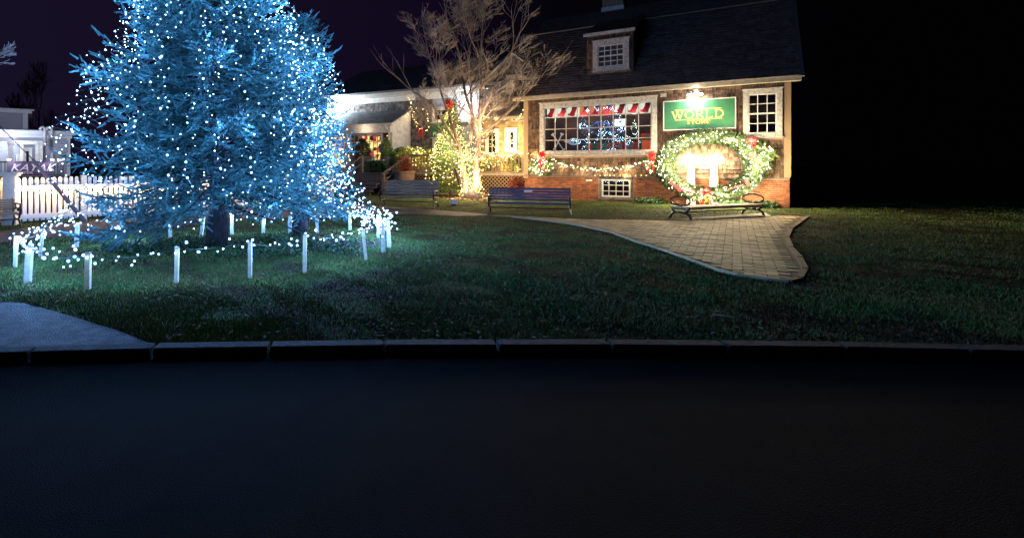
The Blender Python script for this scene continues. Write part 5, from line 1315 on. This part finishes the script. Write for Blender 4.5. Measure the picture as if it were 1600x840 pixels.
# strings running down from the tree to the ring at the right-hand and left-hand ends
for k in range(11):
    f = k/10; 
    st = T1+Vector((r1(2.0,0)*math.cos(-.9+1.3*f)*.92, r1(2.0,0)*math.sin(-.9+1.3*f)*.9, 2.15-.9*f*0+random.uniform(-.5,.3)))
    if f < .4: en = tops[6].lerp(tops[8], f/.4)
    elif f < .6: en = tops[8].lerp(tops[9], (f-.4)/.2)
    else: en = tops[9].lerp(tops[10], (f-.6)/.4)
    pts = sag(st, en, .10, 12)
    light_string(f'blue-white lights strung from spruce down to the ring, {["nearest the viewer","close behind the nearest one","beside the leaning stake","over the three close stakes","ending at the rightmost stake","just behind the rightmost stake","ending in the dense tangle","crossing the stair rail","left of the dense tangle","towards the far white stake","furthest back"][k]}',
        along(pts, .19, .045), 'blue_bulb', .0135, 'light strands from the spruce to the ring', wire=[pts], wr=.004)
for k in range(5):
    f = k/4; st = T1+Vector((-1.75+.1*f, -.9+1.6*f, 1.0+random.uniform(-.3,.1))); en = tops[1].lerp(tops[0], f*2) if f < .5 else tops[0].lerp(tops[19], f*2-1)
    pts = sag(st, en, .05, 10)
    light_string(['blue-white strand from the spruce to the thick left stake','blue-white strand from the spruce between the two left stakes','blue-white strand from the spruce to the far left stake','blue-white strand from the spruce past the far left stake','blue-white strand from the spruce to the leaning left stake'][k], along(pts, .12, .04), 'blue_bulb', .0098, 'light strands from the spruce to the ring', wire=[pts], wr=.004)
# ground cover under the trees and fallen leaves come further below

# ================================================================== BENCHES
def bench(label, A, B, sz, bz, slat, back=True, plaque=False, arm_h=None, depth=.50, group='benches round the green'):
    A = Vector((A[0],A[1],0)); B = Vector((B[0],B[1],0)); w = (B-A).length; a = math.atan2(B.y-A.y, B.x-A.x)
    t = thing('bench', label, 'bench', Matrix.Translation(A)@Matrix.Rotation(a,4,'Z'), group)
    D = depth; ah = arm_h or (sz+.17)
    mb = MB(); n = 5
    for i in range(n): y = D*i/n; mb.box(.02, w-.02, y, y+D/n-.018, sz-(.03 if back else .05)+(.0 if i else -.008), sz)
    mb.build('seat', slat, t, bevel=.004)
    if back:
        mb = MB(); n = 5; H = bz-sz-.03
        for i in range(n):
            z0 = sz+.035+H*i/n; z1 = z0+H/n-.014; y0 = D-.03+(z0-sz)*.24; y1 = D-.03+(z1-sz)*.24
            mb.bar((.02,(y0+y1)/2,(z0+z1)/2),(w-.02,(y0+y1)/2,(z0+z1)/2), .026, z1-z0, (0,(y1-y0),(z1-z0)))
        bk = mb.build('backrest', slat, t, bevel=.004)
        if plaque: MB().box(w*.44,w*.54,D-.03+(bz-sz-.1)*.24-.03,D-.03+(bz-sz-.1)*.24-.022,bz-.115,bz-.07).build('plaque', M['wax'], bk)
    for x in (.05, w-.05):
        mb = MB(); r = .019 if back else .027
        def tb(pts, r_=r): mb.tube([(x, p[0], p[1]) for p in pts], r_, 6)
        m_ = sz*.52
        tb([(-.05,0),(-.03,.03),(.0,m_*.6),(.06,m_*.9),(.13,m_)]); tb([(D+.05,0),(D+.03,.03),(D,m_*.6),(D-.06,m_*.9),(D-.13,m_)]); tb([(.10,m_),(D-.10,m_)])
        tb([(.13,m_),(.05,m_*1.25),(.01,sz-.03),(-.01,sz)]); tb([(D-.13,m_),(D-.05,m_*1.25),(D-.01,sz-.03)]); tb([(0,sz-.045),(D,sz-.045)])
        tb([(-.07,.0),(-.02,.008)], .024); tb([(D+.07,0),(D+.02,.008)], .024)
        # arm scroll
        if back:
            tb([(.0,sz-.02),(-.05,sz+.06),(-.045,ah-.03),(.02,ah),(.2,ah+.005),(D+.02,ah-.01)]); tb([(D-.02,sz-.04),(D+.01,sz+.05),(D-.02+(bz-sz)*.26,bz+.01)])
            tb([(.06,sz+.02),(.10,sz+.08),(.16,sz+.09),(.19,sz+.05),(.15,sz+.03)], .013); tb([(.30,ah-.02),(.26,sz+.08),(.33,sz+.05),(.38,sz+.09)], .013); tb([(-.0,ah-.05),(.05,ah-.07),(.03,ah-.10),(.0,ah-.085)], .013)
        else:
            c = D/2
            tb([(c+(D*.56)*math.cos(q*.3307), sz+.02+(ah-sz-.02)*.5*(1+math.sin(q*.3307))) for q in range(20)], .018)
            for sg2 in (-1,1): tb([(c+sg2*(.02+.05*0), sz+.02),(c+sg2*.06,sz+.06),(c+sg2*.11,sz+.07),(c+sg2*.13,sz+.04),(c+sg2*.10,sz+.03)], .013); tb([(c+sg2*.13,sz+.03),(c+sg2*.19,sz+.05),(c+sg2*.21,sz+.10)], .013)
        mb.build('leg_frame', M['black_metal'], t, smooth=True)
    MB().tube([(.05,D/2,sz*.52),(w-.05,D/2,sz*.52)], .014, 6).build('stretcher', M['black_metal'], t)
    return t
bench('blue slatted bench with black scroll ends standing before the brick corner', (2.64,13.15), (4.62,12.55), .30, .67, M['slat_blue'], plaque=True, depth=.42)
bench('grey slatted bench in front of the deck stairs and urn', (-.18,15.3), (1.47,14.65), .33, .80, M['slat'], plaque=False, depth=.45)
bench('bench at the far left edge before the white picket fence', (-8.49,8.85), (-7.27,10.31), .30, .56, M['slat'], depth=.44)
bench('backless bench with looped iron arms before the lit wreath', (6.92,11.66), (9.36,12.62), .29, 0, M['slat_tan'], back=False, arm_h=.53, depth=.46)
def slab(name, pts, z, m_): o = poly_sheet(name, pts, z, m_); return o
slab('bench_pad', [G(1062,344.2), G(1090,341), G(1196,333.8), G(1206,338.8)], .022, mat('concrete', (.38,.33,.27), .85, col2=(.30,.26,.21), scale=4, bump=.3))

# ================================================================== LEFT SIDE: FENCE, WIRE, BUILDING
fpts = [Vector((-13.5,10.0,0)), Vector((-7.86,10.80,0)), Vector((-6.95,11.85,0)), Vector((-5.2,13.7,0)), Vector((-3.2,15.8,0)), Vector((-1.8,17.6,0))]
fl_lab = ['white picket fence running out of view behind the left bench', 'white picket fence right of the square gate pillar', 'white picket fence seen behind the left branches of the spruce', 'white picket fence seen below the spruce branches','white picket fence end by the deck stairs']
FH = .99
fence_m = M['fence']
for i in range(5):
    a, b = fpts[i], fpts[i+1]; d = b-a; L = d.length; rot = math.atan2(d.y, d.x); h = FH if i < 3 else .92
    t = thing('picket_fence', fl_lab[i], 'fence', Matrix.Translation(a)@Matrix.Rotation(rot,4,'Z'), 'white picket fence sections')
    mb = MB(); n = int(L/.118)
    for k in range(n):
        x = .08+(L-.16)*k/n; w = .076; hh = h+random.uniform(-.004,.004)
        mb.prism([(x,-.03,.05),(x+w,-.03,.05),(x+w,-.03,hh-.03),(x+w*.75,-.03,hh),(x+w*.25,-.03,hh),(x,-.03,hh-.03)], (0,.02,0))
    mb.build('pickets', fence_m, t)
    for z in (.10, h*.72): MB().box(.0,L,-.062 if z > .2 else -.058,-.031,z,z+.10).build('rail', fence_m, t)
    MB().box(L-.06,L+.05,-.05,.06,0,h+.03).build('post', fence_m, t)
gp_ = thing('gate_pillar', 'square white gate pillar with flat cap left of the picket fence', 'pillar', Matrix.Translation(fpts[1]+Vector((.02,-.05,0)))@Matrix.Rotation(R(20),4,'Z'))
MB().box(-.11,.11,-.11,.11,0,1.02).build('shaft', M['white'], gp_, bevel=.005)
mb = MB(); mb.box(-.15,.15,-.15,.15,1.021,1.06); mb.box(-.18,.18,-.18,.18,1.061,1.10); mb.box(-.13,.13,-.13,.13,0.0,.14); mb.build('cap', M['white'], gp_, bevel=.006)
def fence_pt(i, f, z, off=-.10):
    a, b = fpts[i], fpts[i+1]; d = (b-a).normalized(); n_ = Vector((d.y,-d.x,0)); p = a.lerp(b, f)+n_*abs(off); return Vector((p.x,p.y,z))
light_string('warm lights in swags on the fence left of the pillar', along(sag(fence_pt(0,.3,.86), fence_pt(0,1,.86), .06), .035, .035), 'warm_bulb', .015, 'warm light strings on the picket fence')
light_string('warm lights in swags on the fence right of the pillar', along(sag(fence_pt(1,.0,.84), fence_pt(1,1,.66), .12), .034, .035), 'warm_bulb', .015, 'warm light strings on the picket fence')
light_string('warm lights on the fence behind the left spruce branches', along(sag(fence_pt(2,.0,.66), fence_pt(2,1,.72), .16), .045, .035), 'warm_bulb', .015, 'warm light strings on the picket fence')
light_string('warm lights on the fence seen under the spruce', along(sag(fence_pt(3,.0,.72), fence_pt(3,1,.72), .16)+sag(fence_pt(4,.0,.72), fence_pt(4,1,.72), .12), .06, .03), 'warm_bulb', .015, 'warm light strings on the picket fence')
lamp('fence_lamp', 'POINT', fence_pt(1,.1,.85,.45), 1.4, (1,.80,.60), .12, gp_)
lamp('fence_lamp', 'POINT', fence_pt(1,.8,.75,.45), 0.9, (1,.80,.62), .12, gp_)
lamp('fence_lamp', 'POINT', fence_pt(3,.3,.75,.5), 1.9, (1,.80,.58), .12, gp_)
lamp('fence_lamp', 'POINT', fence_pt(4,.2,.75,.5), 1.9, (1,.80,.52), .12, gp_)
# guy wire with its guard
g0 = G(134, 347); dd = g0.y; g1 = P(51, 249, dd-.3); g2 = P(4, 202, dd-.5); g3 = g1+(g2-g1)*5.0
t = thing('guy_wire', 'slanting steel guy wire with a thick dark guard sleeve by the fence', 'guy wire', g0)
MB().tube([(0,0,0)]+[tuple(g1-g0), tuple(g3-g0)], .010, 5).build('cable', M['black_metal'], t)
MB().tube([(0,0,0), tuple((g1-g0)*.5), tuple(g1-g0)], [.05,.045,.032], 8).build('guard', mat('grey_purple_plastic', (.16,.13,.17), .6), t)
# the pale building
L_ = Frame(-17.7, 26, 34.6)
lu = lambda px, s=0: L_.hit(px,258,s)[0]; lz = lambda px, py, s=0: L_.hit(px,py,s)[1]
lb = thing('pale_building', 'pale flat-roofed building with white eaves and lit porch behind the fence', 'building', L_.m())
X0, X1 = lu(-190), lu(109.5); et_, eb_ = lz(55,204.5), lz(55,213)
mb = MB(); mb.box(X0,X1,.3,6,0,et_-.05); mb.build('wall', M['siding_grey'], lb)
mb = MB(); n = int((eb_-.9)/.11)
for i in range(n): mb.prism([(lu(70,.28),.28,.9+i*.11),(lu(70,.28),.295,.9+(i+1)*.11-.004),(X1,.295,.9+(i+1)*.11-.004),(X1,.28,.9+i*.11)], (0,.012,0))
mb.build('clapboards', M['siding_grey'], lb)
mb = MB(); mb.box(X0,X1+.3,-.12,-.06,eb_+.10,et_); mb.box(X0,X1+.25,-.06,.3,eb_+.12,eb_+.16); mb.box(X0,X1+.2,-.16,-.121,et_-.08,et_+.02); mb.box(X0,X1+.1,.18,.29,eb_-.06,eb_+.119); mb.box(X1-.14,X1+.02,.24,.29,.5,eb_-.061)
mb.build('eave_trim', M['siding'], lb, bevel=.01)
MB().box(X0,X1+.28,-.1,6.1,et_+.021,et_+.06).build('roof', M['roof_grey'], lb)
US = 3.0; a, b, zt, zb = lu(-190,US), lu(43,US), L_.hit(20,171,US)[1], et_
MB().box(a,b,US,US+3,zb,zt-.2).build('upper_wall', M['siding_grey'], lb)
mb = MB(); mb.box(a,b+.2,US-.2,US+3.1,zt-.2,zt); mb.box(b-.22,b+.02,US-.04,US-.001,zb,zt-.2); mb.box(a,b+.3,US-.28,US-.201,zt-.06,zt+.03); mb.build('upper_trim', M['siding'], lb, bevel=.01)
for px in (68.5, 79):
    u = lu(px,-.25); z0, z1 = lz(px,228 if px < 70 else 217,-.25), lz(px,199.5,-.25)
    MB().tube([(u-.16,-.25,z1-.12),(u-.12,-.25,z1-.01),(u-.04,-.25,z1+.03),(u+.03,-.25,z1-.03),(u+.05,-.25,z1-.16),(u+.05,-.25,z0)], .075, 10).build('vent_pipe', M['flue'], lb, smooth=True)
# porch: beams and columns
pb = MB(); 
pb.box(lu(-190,-.9), lu(19,-.9), -1.0,-.85, lz(10,222,-.9), lz(10,214.5,-.9)); pb.box(lu(20,.1), lu(66,.1), .0,.15, lz(50,226,.1), lz(50,220,.1))
for px, s_, w in ((17,-.92,.11),(58.5,.05,.09),(63.5,.05,.09),(34,.08,.07),(-40,-.92,.11)): 
    zt_2 = lz(px,221,s_); pb.box(lu(px,s_)-w, lu(px,s_)+w, s_-w, s_+w, .8, zt_2-.002)
    pb.box(lu(px,s_)-w*1.4, lu(px,s_)+w*1.4, s_-w*1.4, s_+w*1.4, zt_2-.14, zt_2-.06)
pb.build('porch_frame', M['white'], lb)
window(lb, lu(36,.22), lu(50,.22), .95, lz(43,232,.22), s=.22, cols=1, rows=1, fr=.10, name='window', depth=.05)
window(lb, lu(25,.22), lu(32,.22), .95, lz(43,242,.22), s=.22, cols=1, rows=2, fr=.06, name='window', depth=.05)
MB().box(lu(79,.2), lu(83,.2), .12,.27, .9, lz(80,239,.2)).build('meter_box', M['white'], lb); MB().box(lu(83,.2), lu(106,.2), .2,.275, lz(90,238,.2), lz(90,219,.2)).build('wall_panel', M['siding_grey'], lb)
lamp('porch_and_fill', 'POINT', L_.w(lu(8,-.5),-.45,lz(8,226,-.5)), 24, (.80,.90,1), .1, lb); lamp('porch_and_fill', 'POINT', L_.w(lu(48,-.8),-1.2,lz(48,222,-.8)), 15, (.80,.88,1), .1, lb)
lamp('porch_and_fill', 'POINT', L_.w(lu(20,-3),-3.2,lz(20,190,-3)), 90, (.62,.68,1), .2, lb)  # added unseen fill for the upper block, well outside the porch
# railing with banner
D_ = Frame(-14.2, 21.5, 20); du = lambda px: D_.hit(px,258,0)[0]; dz = lambda px, py: D_.hit(px,py,0)[1]
t = thing('balcony_railing', 'dark metal railing with white post caps above the picket fence', 'railing', D_.m())
zt_, zb2_ = dz(50,252), dz(50,278); a, b = du(-80), du(96)
mb = MB(); mb.box(a,b,-.03,.03,zt_-.06,zt_); mb.box(a,b,-.02,.02,zb2_+.1,zb2_+.14)
n = int((b-a)/.13)
for i in range(n): x = a+(b-a)*i/n; mb.box(x-.012,x+.012,-.012,.012,zb2_+.14,zt_-.061)
mb.build('rail', M['black_metal'], t)
for px in (15,82.5,96,-50):
    x = du(px); MB().box(x-.07,x+.07,-.07,.07,0,zt_+.02).build('post', M['lead'], t); MB().box(x-.08,x+.08,-.08,.08,zt_+.021,zt_+.10).build('post_cap', M['white'], t)
MB().box(a,b,.05,2.2,zb2_-.08,zb2_+.04).build('platform', M['dark'], t)
for px in (15,82.5): lamp('banner_fill', 'POINT', D_.w(du(px), -.45, zt_+.12), 9, (.85,.85,1), .05, t)  # fill lights added ahead of the posts to brighten the banner
bn = thing('banner', 'purple banner with white lettering THE KAYAK CENTER on the dark railing', 'banner', D_.m(du(49.5), -.06, dz(50,263)))
w2 = (du(82)-du(17.5))/2; h2 = (dz(50,253.3)-dz(50,273.5))/2
MB().box(-w2,w2,-.012,0,-h2,h2).build('cloth', M['purple'], bn)
ltr = mat('banner_print', (.8,.78,.85), .7)
text_obj('KAYAK', .42, ltr, bn, (.05,-.02,.02), shear=.35, sx_=1.15); text_obj('THE', .13, ltr, bn, (-w2*.72,-.02,.12), shear=.2); text_obj('CENTER', .13, ltr, bn, (-.32,-.02,-.19), shear=.1, sx_=1.6)
# ================================================================== TREES AT THE EDGES, FAR TREES
bare_tree('leafless tree just beyond the left edge, pale twigs reaching in', Vector((-8.6,9.0,0)), [([Vector((0,0,0)),Vector((.05,0,1.2)),Vector((.0,.1,2.2)),Vector((.1,0,2.9))], .14, .07, Vector((.5,0,.8)), 1.1, 5),([Vector((.0,0,1.5)),Vector((.5,0,2.3)),Vector((.75,0,2.75))], .06, .03, Vector((.9,0,.45)), .55, 4),([Vector((.0,0,1.0)),Vector((.55,-.1,1.45)),Vector((.95,-.1,1.62))], .04, .02, Vector((1,0,.15)), .42, 3)], 5, 'bark_pale', 5, tip=.006, cull=lambda p: (p.x/p.y*800+600) > 26)
ob = Vector((7.2,-3.2,0))
bare_tree('overhanging leafless tree whose twigs droop in at the upper right', ob, [([Vector((0,0,0)),Vector((-.1,.2,2)),Vector((-.6,1.4,3.8)),Vector((-2.2,4.2,4.3)),Vector((-3.9,7.2,3.95)),Vector((-4.15,8.0,3.65))], .25, .022, Vector((.0,.1,-.75)), .30, 4)], 4, 'bark_pale', 12, tip=.004, up=-.35, spread=.6, cull=lambda p: p.y > 3.2 and (p.x/p.y*800+600) > 1216 and (p.z < CH+.3225*p.y))
for k, (px, d, h, lab) in enumerate(((58,62,6.2,'faint leafless tree far off above the pale building'),(20,70,5.2,'faint leafless tree far off at the left edge of the sky'),(470,66,4.2,'faint dark leafless tree behind the spruce'))):
    b = Vector(((px-600)/800*d, d, 0)); bare_tree(lab, b, [([Vector((0,0,0)),Vector((.2,0,h*.4)),Vector((0,0,h*.75))], .3, .12, Vector((.1,0,1)), h*.5, 5)], 5, 'bark_dark', 40+k, tip=.03, up=.3, group='faint trees far off')
# ================================================================== GRASS, LEAVES, GROUND COVER
def scatter(n, y0, y1, power=2.0):
    y = 1/(1/y1+(1/y0-1/y1)*rng.random(n)**1.0); x = (rng.random(n)*2.18-.80)*y; return x, y
def keep(x, y):
    k = np.ones(len(x), bool)
    for p in paths: k &= ~inside(p, x, y)
    p = S.o; k &= ((x-p.x)*S.V.x+(y-p.y)*S.V.y) < -.02+99*(((x-p.x)*S.U.x+(y-p.y)*S.U.y) > UE)
    q = C.o; k &= ~((((x-q.x)*C.V.x+(y-q.y)*C.V.y) > -.05)&(y > 18.4)&(x < 6)); return k
def noise2(x, y, s):
    return (np.sin(x*s+1.3*np.sin(y*s*.7))+np.sin(y*s*1.1+1.7*np.sin(x*s*.6+2))+np.sin((x+y)*s*1.9+np.sin(x*s*2.3)))/3
def blades(name, n, y0, y1, h, w, mt, dens, lean=.9):
    x, y = scatter(n, y0, y1); k = keep(x,y) & (rng.random(n) < dens(x,y)); x, y = x[k], y[k]; m = len(x)
    hh = h*rng.uniform(.45,1.25,m); ww = w*(.6+.11*y); a = rng.random(m)*6.283; la = rng.random(m)*6.283; ll = hh*lean*rng.random(m)
    c, s = np.cos(a)*ww/2, np.sin(a)*ww/2; z = np.zeros(m)
    V = np.stack([np.stack([x-c,y-s,z-.003],1), np.stack([x+c,y+s,z-.003],1), np.stack([x+ll*np.cos(la),y+ll*np.sin(la),hh],1)],1).reshape(-1,3)
    o = mk(name, big_mesh(name, V, np.arange(m*3).reshape(m,3)), mt); o['kind'] = 'stuff'; return o
gm1 = mat('grass_blade', (.060,.145,.036), .75, island=.6, col2=(.15,.155,.05), scale=1.1, ramp=(.4,.62))
gm2 = mat('dry_grass_blade', (.105,.082,.045), .85, island=.5, col2=(.045,.038,.022), scale=1.6, spec=.05)
o = blades('grass', 380000, 3.4, 17.5, .030, .0068, gm1, lambda x,y: np.clip(.52+.9*noise2(x,y,1.6)+.8*noise2(x,y,5.3),.02,1)); tag(o, 'short green grass covering the lawn')
o = blades('dry_grass', 165000, 3.4, 17.5, .022, .007, gm2, lambda x,y: np.clip(.6-.6*noise2(x,y,1.6)+.4*noise2(x+3,y,6.1),.05,1), lean=1.6); tag(o, 'dry matted grass between the green patches')
def litter(name, n, y0, y1, sz, mt, dens, label):
    x, y = scatter(n, y0, y1); k = keep(x,y) & (rng.random(n) < dens(x,y)); x, y = x[k], y[k]; m = len(x)
    a = rng.random(m)*6.283; s = sz*rng.uniform(.5,1.4,m); tl = rng.uniform(-.5,.5,(m,2))
    c, sn = np.cos(a)*s, np.sin(a)*s; z0 = rng.uniform(.012,.035,m)
    def v(fx, fy): return np.stack([x+c*fx-sn*fy, y+sn*fx+c*fy, z0+s*(fx*tl[:,0]+fy*tl[:,1])*.6],1)
    V = np.stack([v(-1,0),v(-.1,-.55),v(1,0),v(.1,.55)],1).reshape(-1,3)
    o = mk(name, big_mesh(name, V, np.arange(m*4).reshape(m,4)), mt); tag(o, label, kind='stuff')
litter('fallen_leaves', 14000, 3.5, 16, .022, mat('dead_leaf', (.10,.06,.035), .9, spec=.03, island=.6, col2=(.09,.06,.045), scale=3), lambda x,y: np.clip(.35+.5*noise2(x,y,1.1),.05,1), 'brown fallen leaves scattered over the lawn')
litter('pale_litter', 120, 3.6, 12, .018, mat('pale_leaf', (.22,.20,.18), .8, island=.3), lambda x,y: np.ones(len(x))*.6, 'pale bits of leaf lying on the lawn')
# clumps of low ground cover under the trees
pts = []
for i in range(9000):
    a = random.random()*6.283; r_ = 1.5*math.sqrt(random.random()); x = T1.x+.35+r_*1.35*math.cos(a); y = T1.y-.15+r_*.62*math.sin(a)
    nz = noise2(np.array([x]), np.array([y]), 3.1)[0]
    if nz > -.15: pts.append((x, y, abs(random.gauss(0,.035))*(1+nz)+.01))
o = leaf_cloud('ground_cover', pts, .035, 'fir_dark', None, world=False); tag(o, 'dark leafy ground cover under the spruce', kind='stuff')
pts = [(T1.x+1.9+random.gauss(0,.35), T1.y+.0+random.gauss(0,.25), random.uniform(.01,.06)) for _ in range(420)]
o = leaf_cloud('leaf_litter', pts, .045, 'bark_dark', None, world=False); tag(o, 'dark dead leaves lying right of the spruce trunk', kind='stuff')
# dead leaves at the foot of the bare tree
pts = [(BT.x+random.gauss(0,.6), BT.y-.2+random.gauss(0,.35), random.uniform(.01,.05)) for _ in range(1100)]
o = leaf_cloud('tree_foot_leaves', pts, .05, 'tan', None, world=False); tag(o, 'brown leaves heaped round the foot of the bare tree', kind='stuff')
# twig on the lawn
tp = G(1132, 500); t = thing('twig', 'short pale twig lying on the dark lawn at the lower right', 'twig', tp); MB().tube([(-.06,.06,.03),(0,.0,.035),(.07,-.04,.03)], .006, 5).build('stick', M['cream'], t)
